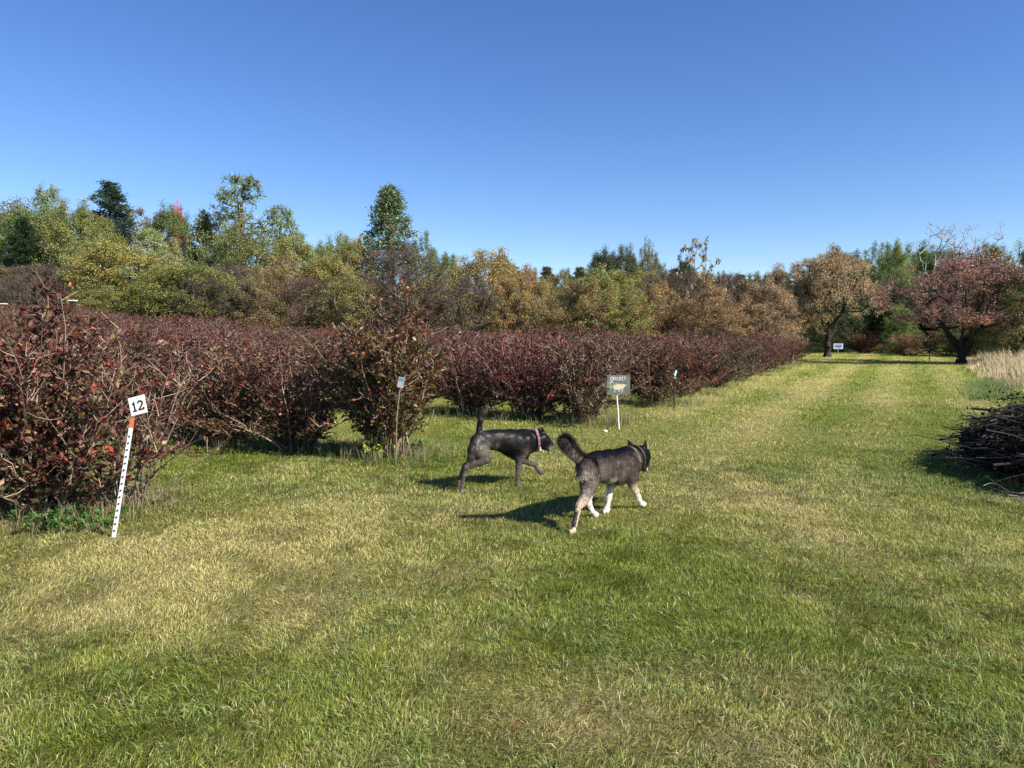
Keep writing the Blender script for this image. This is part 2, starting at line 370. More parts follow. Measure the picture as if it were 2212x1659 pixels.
# ------------------------------------------------------------------ blueberry bushes
B_PAL = np.array([(.092, .027, .026), (.066, .025, .022), (.092, .048, .025), (.128, .064, .038), (.058, .044, .020), (.044, .058, .020), (.27, .165, .125), (.26, .042, .032), (.22, .17, .05)])
def bush_variant(seed, H0=1.65, W=.72, nst=30, nl=1.0, spike=0, wt=None, lsz=.045, low=.38):
    rng = np.random.default_rng(seed)
    S0, S1, R0, R1, SC_ = [], [], [], [], []; LP, LD, LH = [], [], []
    def seg(a, b, ra, rb, c): S0.append(a); S1.append(b); R0.append(ra); R1.append(rb); SC_.append(c)
    grey = np.array((.16, .115, .085)); red = np.array((.13, .06, .04)); pale = np.array((.36, .28, .21))
    for i in range(nst):
        az = rng.uniform(0, 6.283); base = np.array((math.cos(az), math.sin(az), 0)) * rng.uniform(.02, .24); base[2] = -.02
        tilt = rng.uniform(.02, .72); hgt = H0 * rng.uniform(.62, 1.0) * (1 - .12 * tilt)
        if i % 5 == 4 and W > .7: tilt = rng.uniform(.7, .95); hgt *= rng.uniform(.38, .6)
        if i < spike: tilt = rng.uniform(0, .12); hgt = H0 * rng.uniform(1.04, 1.16)
        out = np.array((math.cos(az), math.sin(az), 0)); L = hgt; ns = 7; p = base.copy()
        col = (grey if rng.random() < .5 else pale * .8) * rng.uniform(.5, 1.3)
        wob = rng.normal(0, .35, 2)
        for s in range(ns):
            f = (s + 1) / ns
            q = base + out * (tilt * W * 1.25 * f ** 1.3) + np.array((wob[0] * .12 * f * f, wob[1] * .12 * f * f, 0)) + np.array((*rng.normal(0, .018, 2), L * f))
            ra = .011 * (1 - .75 * s / ns); rb = .011 * (1 - .75 * f)
            seg(p, q, ra, rb, col)
            if s >= 1:
                nb = rng.integers(3, 6)
                for b in range(nb):
                    if q[2] < low and rng.random() < .65: continue
                    a2 = rng.uniform(0, 6.283); dr = np.array((math.cos(a2), math.sin(a2), rng.uniform(.1, 1.1))) + out * .35; dr /= np.linalg.norm(dr)
                    st = p + (q - p) * rng.random(); ll = rng.uniform(.10, .27); mid = st + dr * ll * .5; dr2 = dr + np.array((*rng.normal(0, .2, 2), .25)); dr2 /= np.linalg.norm(dr2)
                    en = mid + dr2 * ll * .5
                    c2 = (red if rng.random() < .5 else pale) * rng.uniform(.6, 1.3)
                    seg(st, mid, .0035, .0028, c2); seg(mid, en, .0028, .0015, c2)
                    nlf = int(rng.integers(5, 11) * nl)
                    t = rng.uniform(.15, 1.05, nlf)[:, None]
                    LP.append(st + (en - st) * t + rng.normal(0, .008, (nlf, 3))); LD.append(np.repeat(dr[None] * .9, nlf, 0) + np.array((0, 0, .1)))
                    if rng.random() < .5:
                        dr3 = dr + rng.normal(0, .7, 3); dr3 /= np.linalg.norm(dr3); e3 = mid + dr3 * ll * .55; seg(mid, e3, .0022, .0012, c2)
                        t = rng.uniform(.1, 1.05, nlf // 2 + 1)[:, None]; LP.append(mid + (e3 - mid) * t); LD.append(np.repeat(dr3[None], len(t), 0))
            p = q
    LP = np.concatenate(LP); LD = np.concatenate(LD); n = len(LP)
    w = np.array(wt if wt else [.26, .22, .18, .10, .09, .06, .05, .02, .02]); w = w / w.sum()
    k = rng.choice(9, n, p=w)
    # redder at the top of the bush, greener near its foot
    topk = rng.uniform(0, 1, n) < np.clip(LP[:, 2] / H0 - .55, 0, 1); k = np.where(topk & (k > 3), 0, k)
    lowk = rng.uniform(0, 1, n) < np.clip(.42 - LP[:, 2] / H0, 0, .4); k = np.where(lowk, 5, k)
    # sprays of one colour: neighbours share a hue
    cl = (np.floor(LP[:, 0] / .16) * 7 + np.floor(LP[:, 1] / .16) * 13 + np.floor(LP[:, 2] / .16) * 29).astype(int)
    br = (((cl * 2654435761) & 0xffff) / 65535.)
    red_ = (br > .965); k = np.where(red_ & (rng.uniform(0, 1, n) < .6), 7, k)
    col = B_PAL[k] * np.array((1.16, 1.2, 1.2)) * rng.uniform(.55, 1.5, (n, 1)) * (.75 + .5 * br[:, None])
    sz = lsz * rng.uniform(.65, 1.3, n)
    lv = leaves(rng, LP, sz, col, .5, .52, LD)
    st = tubes(S0, S1, R0, R1, np.array(SC_), 4)
    return mesh_np('stems', *st, [M_TWIG], smooth=True), mesh_np('foliage', *lv, [M_BUSHLEAF])
BUSH = [bush_variant(11 + i, 1.62 + .06 * (i % 3), .96, 44, 1.35, 0, low=.1) for i in range(6)]
BUSH_END = bush_variant(91, 1.62, .60, 60, 1.45, 5, [.16, .15, .22, .10, .14, .12, .06, .02, .05])
BUSH_NEAR = bush_variant(92, 1.66, .84, 50, 1.3, 4, [.20, .14, .20, .12, .10, .08, .07, .05, .03], .056, .08)
BUSH_BARE = bush_variant(93, 1.6, .8, 26, .35, 1, None, .045, .5)

def place_bush(var, x, y, rz, s, label, group, tint):
    t = empty('blueberry_bush', (x, y, H(x, y)), rz); t.scale = (s[0], s[0], s[1])
    tag(t, label, 'bush', group)
    a = link('stems', var[0], t); b = link('foliage', var[1], t); b.color = (*tint, 1); a.color = (1, 1, 1, 1)
    return t
rb = random.Random(5)
place_bush(BUSH_NEAR, -3.95, 6.25, 1.0, (1.0, 1.04), 'big near blueberry bush with tangled bare twigs directly behind the leaning 12 post', 'blueberry bushes in rows', (1, .95, .9))
place_bush(BUSH_NEAR, -4.95, 6.5, 3.9, (1.0, 1.02), 'near blueberry bush cut by the left picture edge beside the 12 post bush', 'blueberry bushes in rows', (1.1, .85, .9))
place_bush(BUSH_BARE, -3.45, 6.5, 2.0, (.95, .98), 'half bare blueberry bush whose pale branches reach above the 12 sign', 'blueberry bushes in rows', (1, 1, 1))
ORD = ['first', 'second', 'third', 'fourth', 'fifth', 'sixth', 'seventh', 'eighth', 'ninth', 'tenth', 'eleventh', 'twelfth', 'thirteenth', 'fourteenth', 'fifteenth', 'sixteenth', 'seventeenth', 'eighteenth', 'nineteenth', 'twentieth'] + ['twenty-' + q for q in ('first', 'second', 'third', 'fourth', 'fifth', 'sixth', 'seventh', 'eighth', 'ninth')] + ['thirtieth'] + ['thirty-' + q for q in ('first', 'second', 'third', 'fourth', 'fifth', 'sixth', 'seventh', 'eighth', 'ninth')]
rowname = {1: 'row ending left of the black dog', 2: 'CRICKET sign row', 3: 'blue tape stake row'}
cnt = 0
for ri, (ex, ey) in enumerate(ROW_ENDS):
    if ri == 0: continue
    step = 1.3 if ri < 3 else (1.45 if ri < 6 else 1.65)
    s = 0; k = 0
    while s < 90:
        x = ex + RD[0] * s; y = ey + RD[1] * s
        if x < -.71 * y - 1.3 or y > 56: break
        jx, jy = rb.uniform(-.12, .12), rb.uniform(-.12, .12)
        end = (k == 0 and ri < 4)
        var = BUSH_END if (end and ri == 1) else (BUSH[rb.randrange(6)] if rb.random() > .13 else BUSH_BARE)
        hs = rb.uniform(.86, 1.08) * (1.12 if end and ri == 1 else 1)
        if ri >= 4: hs *= .97
        tv = rb.random(); tint = (rb.uniform(.85, 1.15), rb.uniform(.85, 1.2), rb.uniform(.8, 1.1))
        if rb.random() < .12 and ri > 1: tint = (1.25, .78, .95)
        if rb.random() < .15: tint = (.95, 1.3, 1.0)
        if k == 0:
            lab = {1: 'tall blueberry bush with upright top spikes at the row end left of the black dog', 2: 'reddish brown blueberry bush just left of the CRICKET sign',
                   3: 'twiggy brown blueberry bush at the row end left of the blue tape stake'}.get(ri, 'lane-edge blueberry bush, %s row end beyond the blue tape stake' % ORD[ri - 4])
        elif k < 39 and ri < 4: lab = '%s blueberry bush back along the %s' % (ORD[k], rowname[ri])
        elif ri < 4: lab = 'maroon blueberry bush deep in the %s' % rowname[ri]
        elif k < 39: lab = '%s blueberry bush back in the %s row beyond the blue tape stake' % (ORD[k], ORD[ri - 4])
        else: lab = 'maroon blueberry bush deep inside the %s row beyond the blue tape stake' % ORD[ri - 4]
        w_ = (1.05 if ri < 4 else 1.08)
        place_bush(var, x + jx, y + jy, rb.uniform(0, 6.28), (w_ * rb.uniform(.95, 1.08), hs), lab, 'blueberry bushes in rows', tint); cnt += 1
        s += step; k += 1
    if cnt > 285: break
print('bushes', cnt)
# rows beyond the lane's far end, on the right
far_rows = [((1868, 763), (1800, 748), 5, 'rust brown bush in the far row right of the lone lane tree'),
            ((1963, 769), (1950, 752), 4, 'greyish bush in the short far row between two grass alleys'),
            ((1790, 757), (1700, 750), 5, 'rust blueberry bush behind the trunk of the lone lane tree'),
            ((2052, 765), (2035, 751), 3, 'brown blueberry bush behind the broad maroon tree trunk'),
            ((2110, 768), (2100, 752), 3, 'green brown bush behind the dry meadow')]
for (a, b, n_, lab) in far_rows:
    A = G(*a); B = G(*b)
    for k in range(n_):
        t = k / max(n_ - 1, 1); q = A.lerp(B, t)
        place_bush(BUSH[rb.randrange(6)], q.x, q.y, rb.uniform(0, 6.28), (1.5, .95 + .1 * rb.random()), lab + (', nearest of them' if k == 0 else ', ' + ORD[k] + ' back'), 'far blueberry bushes right of the lane tree', (1.9, 2.1, 1.7) if 'grey' in lab else (1.9, 1.7, 1.4))

# ------------------------------------------------------------------ trees
def grow(seed, kind):
    """nominal 8 m tree -> (trunk mesh, crown mesh)"""
    rng = np.random.default_rng(seed); Ht = 8.0
    if kind == 'round': K, z0, z1, nl, sg, ls, fork = 260, .16, .96, 130, .29, .095, .10
    elif kind == 'low': K, z0, z1, nl, sg, ls, fork = 260, .05, .96, 130, .30, .095, .05
    elif kind == 'spread': K, z0, z1, nl, sg, ls, fork = 340, .36, .97, 95, .26, .088, .10
    elif kind == 'poplar': K, z0, z1, nl, sg, ls, fork = 330, .12, 1.0, 40, .20, .105, .7
    elif kind == 'airy': K, z0, z1, nl, sg, ls, fork = 270, .2, 1.0, 30, .20, .115, .5
    elif kind == 'sparse': K, z0, z1, nl, sg, ls, fork = 100, .15, 1.0, 12, .15, .24, .3
    elif kind == 'bare': K, z0, z1, nl, sg, ls, fork = 260, .12, 1.0, 7, .3, .12, .06
    elif kind == 'birch': K, z0, z1, nl, sg, ls, fork = 30, .45, 1.0, 2, .2, .12, .35
    # clump centres in the crown's envelope
    pts = []; off = rng.uniform(0, 100, 3); W3 = rng.normal(0, 1, (6, 3)) * .95; Ph = rng.uniform(0, 6.28, 6)
    lob = [(rng.uniform(0, 6.28), rng.uniform(.25, 1.), rng.uniform(.5, 1.25)) for _ in range(9)]
    while len(pts) < K:
        zz = rng.uniform(0, 1); a = rng.uniform(0, 6.283); rr = math.sqrt(rng.uniform(0.02, 1))
        if kind in ('round', 'sparse'): Rm = 3.3 * math.sqrt(max(0, 1 - ((zz - .45) / .56) ** 2)) 
        elif kind == 'low': Rm = 3.4 * math.sqrt(max(0, 1 - ((zz - .35) / .66) ** 2))
        elif kind == 'spread': Rm = 4.2 * math.sqrt(max(0, 1 - ((zz - .35) / .66) ** 2))
        elif kind == 'bare': Rm = 3.2 * math.sqrt(max(0, 1 - ((zz - .55) / .62) ** 2))
        elif kind == 'poplar': Rm = .12 + 2.7 * (1 - zz) ** .95 * min(1, zz * 6 + .4)
        elif kind == 'airy': Rm = .3 + 2.0 * math.sin(min(1, (1 - zz) * 1.05 + .14) * math.pi * .62) 
        elif kind == 'birch': Rm = .4 + 1.3 * zz
        m_ = 1.0
        for (la, lz, lr) in lob:
            dd = abs((a - la + math.pi) % (2 * math.pi) - math.pi); m_ += (lr - .95) * .85 * math.exp(-(dd / .55) ** 2 - ((zz - lz) / .22) ** 2)
        Rm *= m_
        if rr < .35 and rng.random() < .5 and kind != 'poplar': continue
        z = (z0 + (z1 - z0) * zz) * Ht
        x, y = Rm * rr * math.cos(a), Rm * rr * math.sin(a)
        if kind in ('poplar', 'airy') and fbm(np.array([x * 1.3 + off[0]]), np.array([z * 1.3 + off[1] + y]), 1.2, 4, 2)[0] < .33: continue
        if kind in ('round', 'low', 'spread') and np.sin(W3 @ np.array((x, y, z)) + Ph).sum() < -.9: continue
        pts.append((x, y, z - (.10 * (x * x + y * y) if kind in ('round', 'low') else 0) * .6))
    if kind in ('round', 'low', 'spread', 'bare'):      # leading shoots that break the outline
        for _ in range(16):
            a = rng.uniform(0, 6.283); q_ = rng.uniform(.1, .95) * 2.9; zt = Ht * (.98 - .5 * (q_ / 3.3) ** 2); L_ = rng.uniform(.35, 1.0)
            for f in (0, .5, 1): pts.append((q_ * math.cos(a) * (1 + .12 * f), q_ * math.sin(a) * (1 + .12 * f), zt - .3 + L_ * f))
    pts = np.array(pts)
    pts[:, 2] = np.maximum(pts[:, 2], z0 * Ht * .6)
    # skeleton: connect each clump to the nearest lower, inner node
    nodes = [np.array((0, 0, -.1))]; par = [-1]
    nf = {'round': .3, 'low': .1, 'spread': .28, 'poplar': .95, 'airy': .85, 'sparse': .6, 'bare': .12, 'birch': .7}[kind]
    trunk_top = Ht * nf; nt_ = 6
    for i in range(1, nt_ + 1):
        nodes.append(np.array((rng.normal(0, .05), rng.normal(0, .05), trunk_top * i / nt_))); par.append(i - 1)
    if kind in ('round', 'low', 'spread', 'bare', 'birch', 'sparse'):
        nlimb = {'birch': 4, 'bare': 9}.get(kind, 6)
        for q in range(nlimb):
            a = q / nlimb * 6.283 + rng.uniform(-.4, .4); b0 = rng.integers(2, nt_ + 1); prev = b0; base = nodes[b0].copy()
            Rr = {'birch': 1.0, 'spread': 2.6}.get(kind, 1.9); top = Ht * rng.uniform(.62, .88)
            if q == 0: Rr *= .2
            for s in range(1, 6):
                f = s / 5; nodes.append(base + np.array((math.cos(a) * Rr * f ** .8, math.sin(a) * Rr * f ** .8, (top - base[2]) * f ** 1.15)) + rng.normal(0, .07, 3)); par.append(prev); prev = len(nodes) - 1
    order = np.argsort(np.linalg.norm(pts - np.array((0, 0, trunk_top)), axis=1))
    tips = []
    for i in order:
        p = pts[i]; N = np.array(nodes); dv = p - N; dd = np.linalg.norm(dv, axis=1)
        pen = dd + 1.5 * np.maximum(0, -dv[:, 2] + .05) ; pen[0] += 5
        if kind not in ('low', 'bare'): pen[1] += 3
        j = int(np.argmin(pen)); a = nodes[j]; L = dd[j]
        m1 = a + (p - a) * .5 + rng.normal(0, .07 * L, 3) + np.array((0, 0, -.06 * L))
        nodes.append(m1); par.append(j); nodes.append(p); par.append(len(nodes) - 2); tips.append(len(nodes) - 1)
    n = len(nodes); wgt = np.zeros(n); wgt[tips] = 1
    for i in range(n - 1, 0, -1): wgt[par[i]] += wgt[i]
    N = np.array(nodes); par_ = np.array(par)
    r = .016 * np.maximum(wgt, .6) ** {'birch': .40, 'bare': .40}.get(kind, .46) 
    ii = np.arange(1, n); P0 = N[par_[ii]]; P1 = N[ii]; r0 = np.minimum(r[par_[ii]], r[ii] * 1.6); r1 = r[ii]; r0[0] = r[1] * 1.5
    # fine twigs at each clump
    T0, T1 = [], []
    ntw = {'bare': 11, 'birch': 3}.get(kind, 5)
    for t in tips:
        for _ in range(ntw):
            d = rng.normal(0, 1, 3); d[2] = abs(d[2]) * .9 + .2; d += N[t] * np.array((.15, .15, 0)); d /= np.linalg.norm(d)
            L = rng.uniform(.25, .75) * (1.1 if kind in ('bare', 'birch') else .7); T0.append(N[t]); T1.append(N[t] + d * L)
            if kind in ('bare', 'birch'):
                d2 = d + rng.normal(0, .5, 3); d2 /= np.linalg.norm(d2); T0.append(N[t] + d * L * .5); T1.append(N[t] + d * L * .5 + d2 * L * .6)
    T0 = np.array(T0); T1 = np.array(T1); k = len(T0)
    segs = tubes(np.concatenate([P0, T0]), np.concatenate([P1, T1]), np.concatenate([r0, np.full(k, .011)]), np.concatenate([r1, np.full(k, .004)]), np.ones((len(P0) + k, 3)), 6)
    LP, LC, LS = [], [], []
    for t in tips:
        m_ = int(nl * rng.uniform(.6, 1.4)); s_ = sg * rng.uniform(.8, 1.3)
        g_ = rng.normal(0, 1, (m_, 3)); g_ /= np.linalg.norm(g_, axis=1, keepdims=True); g_ *= rng.uniform(0, 1, (m_, 1)) ** .55 * 1.75
        q = N[t] + g_ * np.array((s_, s_, s_ * .8))
        hue = rng.uniform(0, 1); cc = np.array((1 + .35 * (hue - .5), 1.0, 1 - .2 * hue)) * rng.uniform(.72, 1.25)
        LP.append(q); LC.append(np.repeat(cc[None], m_, 0)); LS.append(np.full(m_, ls))
    LP = np.concatenate(LP); LC = np.concatenate(LC) * rng.uniform(.5, 1.5, (len(LP), 1)); LS = np.concatenate(LS) * rng.uniform(.6, 1.3, len(LP))
    LP[:, 2] = np.maximum(LP[:, 2], .25)
    lv = leaves(rng, LP, LS, LC, .4, .75)
    return segs, lv
def conifer(seed, dense=1.0):
    rng = np.random.default_rng(seed); Ht = 8.0; S0, S1, r0, r1 = [], [], [], []; LP, LD = [], []
    for i in range(8):
        S0.append((0, 0, Ht * i / 8)); S1.append((0, 0, Ht * (i + 1) / 8)); r0.append(.16 * (1 - i / 8.2)); r1.append(.16 * (1 - (i + 1) / 8.2))
    z = .7
    while z < Ht - .15:
        f = z / Ht; Rm = 1.9 * (1 - f) ** .7 * rng.uniform(.7, 1.2) + .15
        for b in range(int(6 + 2 * dense)):
            a = rng.uniform(0, 6.283); L = Rm * rng.uniform(.55, 1.1); d = np.array((math.cos(a), math.sin(a), rng.uniform(-.15, .55)))
            e = np.array((0, 0, z)) + d * L; S0.append((0, 0, z)); S1.append(tuple(e)); r0.append(.03 * (1 - f) + .01); r1.append(.006)
            m_ = int(95 * L * dense) + 14; t = rng.uniform(.15, 1.02, m_)[:, None]
            q = np.array((0, 0, z)) + d * L * t + rng.normal(0, 1, (m_, 3)) * np.array((.15, .15, .11)) * (1.1 - .5 * t) * (.6 + L * .35)
            LP.append(q); LD.append(np.repeat(d[None], m_, 0))
        z += rng.uniform(.14, .26)
    LP = np.concatenate(LP); LD = np.concatenate(LD); n = len(LP)
    col = np.ones((n, 3)) * rng.uniform(.45, 1.5, (n, 1))
    return tubes(np.array(S0), np.array(S1), np.array(r0), np.array(r1), np.ones((len(S0), 3)), 6), leaves(rng, LP, .14 * rng.uniform(.7, 1.3, n), col, .4, .35, LD)
VAR = {}
for kname, seeds in dict(round=(1, 2, 3, 4), low=(5, 6, 7, 8), spread=(9, 10), poplar=(12, 13), airy=(14, 15), sparse=(16,), bare=(17, 18, 19), birch=(20, 21)).items():
    VAR[kname] = [grow(s * 31, kname) for s in seeds]
VAR['conifer'] = [conifer(3), conifer(8, 1.5)]
EXT = {}
for k in VAR:
    for i, (a, b) in enumerate(VAR[k]):
        rr = np.hypot(b[0][:, 0], b[0][:, 1]); EXT[k, i] = (2 * np.percentile(rr, 86), np.percentile(b[0][:, 2], 99.6))
    VAR[k] = [(mesh_np('trunk', *a, smooth=True), mesh_np('crown', *b)) for a, b in VAR[k]]
TM = {}
def tree(kind, v, x, y, h, w, rz, tint, bark, name, label, group=None, z=None):
    tm, cm = VAR[kind][v % len(VAR[kind])]
    key = (kind, v % len(VAR[kind]), bark.name)
    if key not in TM:
        m2 = tm.copy(); m2.materials.append(bark); TM[key] = m2
    if not len(cm.materials): cm.materials.append(M_LEAF)
    t = empty(name, (x, y, (H(x, y) if z is None else z)), rz)
    wn, hn = EXT[kind, v % len(VAR[kind])]
    t.scale = (w / wn, w / wn, h / hn)
    tag(t, label, 'tree', group)
    link('trunk', TM[key], t); c = link('crown', cm, t); lm = sum(tint) / 3; c.color = (*[(q * .86 + .14 * lm * w3) * 1.42 for q, w3 in zip(np.array(tint) * np.array((.96, 1.09, .98)), (1.12, 1.0, .72))], 1)
    return t
def tpx(kind, v, px, top, wpx, d, tint, bark, name, label, group=None):
    x = (px - 1106) / 1600 * d; z = H(x, d); ztop = CAM_H + (720 - top) / 1600 * d
    return tree(kind, v, x, d, ztop - z, wpx / 1600 * d, (v * 2.39 + px) % 6.28, tint, bark, name, label, group)
OLIVE = (.17, .165, .045); YEL = (.23, .21, .065); GOLD = (.27, .185, .07); BRN = (.17, .105, .062); RUST = (.25, .12, .06); GREY = (.13, .105, .09)
MAR = (.17, .075, .068); GRN = (.105, .145, .042); DGRN = (.030, .050, .022); PGRN = (.155, .19, .085); TAN = (.30, .21, .13); LGRN = (.17, .21, .05)
B, D, P_ = M_BARK, M_DARKBARK, M_PALEBARK
g1 = 'windbreak trees behind the blueberry rows'; g2 = 'taller forest trees behind the windbreak'; g3 = 'trees at the far right end of the lane'
UND = [(-20, 'trees cut by the left picture edge'), (42, 'half bare tree near the left edge'), (60, 'trees just inside the left edge'), (150, 'grey purple bare tree'), (215, 'left side of the round olive gold tree'), (262, 'round olive gold tree'), (325, 'gap right of the round olive gold tree'), (400, 'dark stemmed olive tree'), (460, 'right side of the dark stemmed olive tree'),
       (520, 'brown thin leaved tree'), (580, 'left side of the orange brown tree'), (640, 'orange brown tree'), (715, 'yellow olive tree'), (770, 'small brown twiggy tree'), (830, 'left side of the tall bare grey tree'), (890, 'tall bare grey tree'), (960, 'brown olive tree left of the golden crown'), (1015, 'left side of the golden rounded tree'), (1075, 'golden rounded tree'),
       (1140, 'orange brown tree right of the golden one'), (1200, 'light brown centre tree'), (1265, 'left side of the yellow tree'), (1325, 'yellow tree'), (1390, 'yellow green tree'), (1445, 'reddish thin tree'), (1505, 'sparse large leaved tree'), (1570, 'feathery bare tree'), (1630, 'low brown tree'), (1690, 'pinkish tan tree'), (1750, 'gap beside the lone lane tree'), (1800, 'lone lane tree')]
def under(px): return min(UND, key=lambda q: abs(q[0] - px))[1]
# the windbreak
for row in [
    ('low', 0, 15, 575, 170, 52, BRN, B, 'windbreak_tree', 'brown tinged low tree at the far left picture edge'),
    ('bare', 0, 150, 572, 190, 50, GREY, B, 'windbreak_tree', 'grey purple nearly bare shrubby tree left of the round olive tree'),
    ('round', 0, 262, 530, 215, 48, (.25, .20, .06), D, 'windbreak_tree', 'broad rounded olive gold tree over the near left bush'),
    ('spread', 0, 412, 570, 220, 45, OLIVE, D, 'windbreak_tree', 'olive tree with several dark stems showing above the maroon bushes'),
    ('bare', 1, 520, 580, 150, 52, BRN, B, 'windbreak_tree', 'brown thin leaved tree right of the dark stemmed olive tree'),
    ('low', 1, 610, 560, 190, 50, (.26, .16, .075), B, 'windbreak_tree', 'orange brown tree below the tall pale poplar'),
    ('low', 2, 715, 556, 170, 50, (.24, .19, .06), B, 'windbreak_tree', 'yellow olive tree midway between the two tall poplars'),
    ('bare', 2, 790, 600, 130, 54, BRN, B, 'windbreak_tree', 'small brown twiggy tree left of the bare grey tree'),
    ('bare', 0, 872, 535, 165, 46, GREY, B, 'windbreak_tree', 'tall bare grey brown tree in front of the pyramid poplar'),
    ('low', 3, 965, 585, 140, 54, (.22, .15, .06), B, 'windbreak_tree', 'brown olive tree left of the golden crown'),
    ('round', 1, 1050, 545, 180, 52, GOLD, B, 'windbreak_tree', 'golden orange rounded tree left of picture centre'),
    ('low', 0, 1140, 582, 150, 54, (.26, .14, .07), B, 'windbreak_tree', 'orange brown tree just right of the golden rounded tree'),
    ('low', 1, 1215, 590, 130, 54, (.24, .16, .07), B, 'windbreak_tree', 'light brown tree under the distant low tree line'),
    ('round', 2, 1305, 583, 160, 52, YEL, B, 'windbreak_tree', 'yellow tree below the dark domed oak'),
    ('low', 2, 1390, 588, 140, 54, (.24, .19, .065), B, 'windbreak_tree', 'yellow green tree below the round airy tree'),
    ('bare', 1, 1440, 592, 130, 50, MAR, B, 'windbreak_tree', 'reddish thin tree left of the sparse large leaved tree'),
    ('low', 3, 1505, 590, 130, 53, (.22, .15, .075), B, 'windbreak_tree', 'olive brown tree below the sparse large leaved tree'),
    ('bare', 2, 1570, 596, 130, 50, (.22, .15, .09), B, 'windbreak_tree', 'bare twiggy tree with feathery top right of the sparse tree'),
    ('low', 0, 1625, 604, 120, 52, (.20, .12, .065), B, 'windbreak_tree', 'low brown tree left of the pinkish tan tree'),
    ('round', 3, 1695, 577, 140, 50, (.30, .20, .14), D, 'windbreak_tree', 'pinkish tan tree just left of the lone lane tree'),
]: tpx(*row, g1)
for k, (px, tp_, w_, kd, tn) in enumerate([(60, 600, 120, 'bare', GREY), (215, 615, 110, 'low', (.21, .18, .06)), (335, 600, 120, 'low', OLIVE), (470, 600, 120, 'bare', GREY), (560, 600, 120, 'low', (.20, .13, .07)), (665, 605, 120, 'bare', RUST), (760, 600, 130, 'low', (.19, .15, .06)),
        (835, 615, 110, 'bare', BRN), (925, 605, 130, 'low', (.25, .17, .08)), (1005, 605, 120, 'bare', GREY), (1100, 600, 120, 'low', (.28, .17, .075)), (1180, 608, 120, 'low', (.27, .18, .08)), (1260, 608, 120, 'low', (.22, .15, .07)), (1350, 608, 110, 'low', (.26, .21, .07)), (1420, 612, 110, 'low', (.30, .18, .09)), (1540, 618, 110, 'low', (.30, .165, .095)), (1650, 612, 110, 'low', (.31, .18, .12))]):
    tpx(kd, k, px, tp_, w_ * 1.15, 44 + (k % 3), tn, B, 'windbreak_shrub', ('half bare' if kd == 'bare' else 'leafy brown olive') + ' shrub before the ' + under(px), 'shrubs in front of the windbreak')
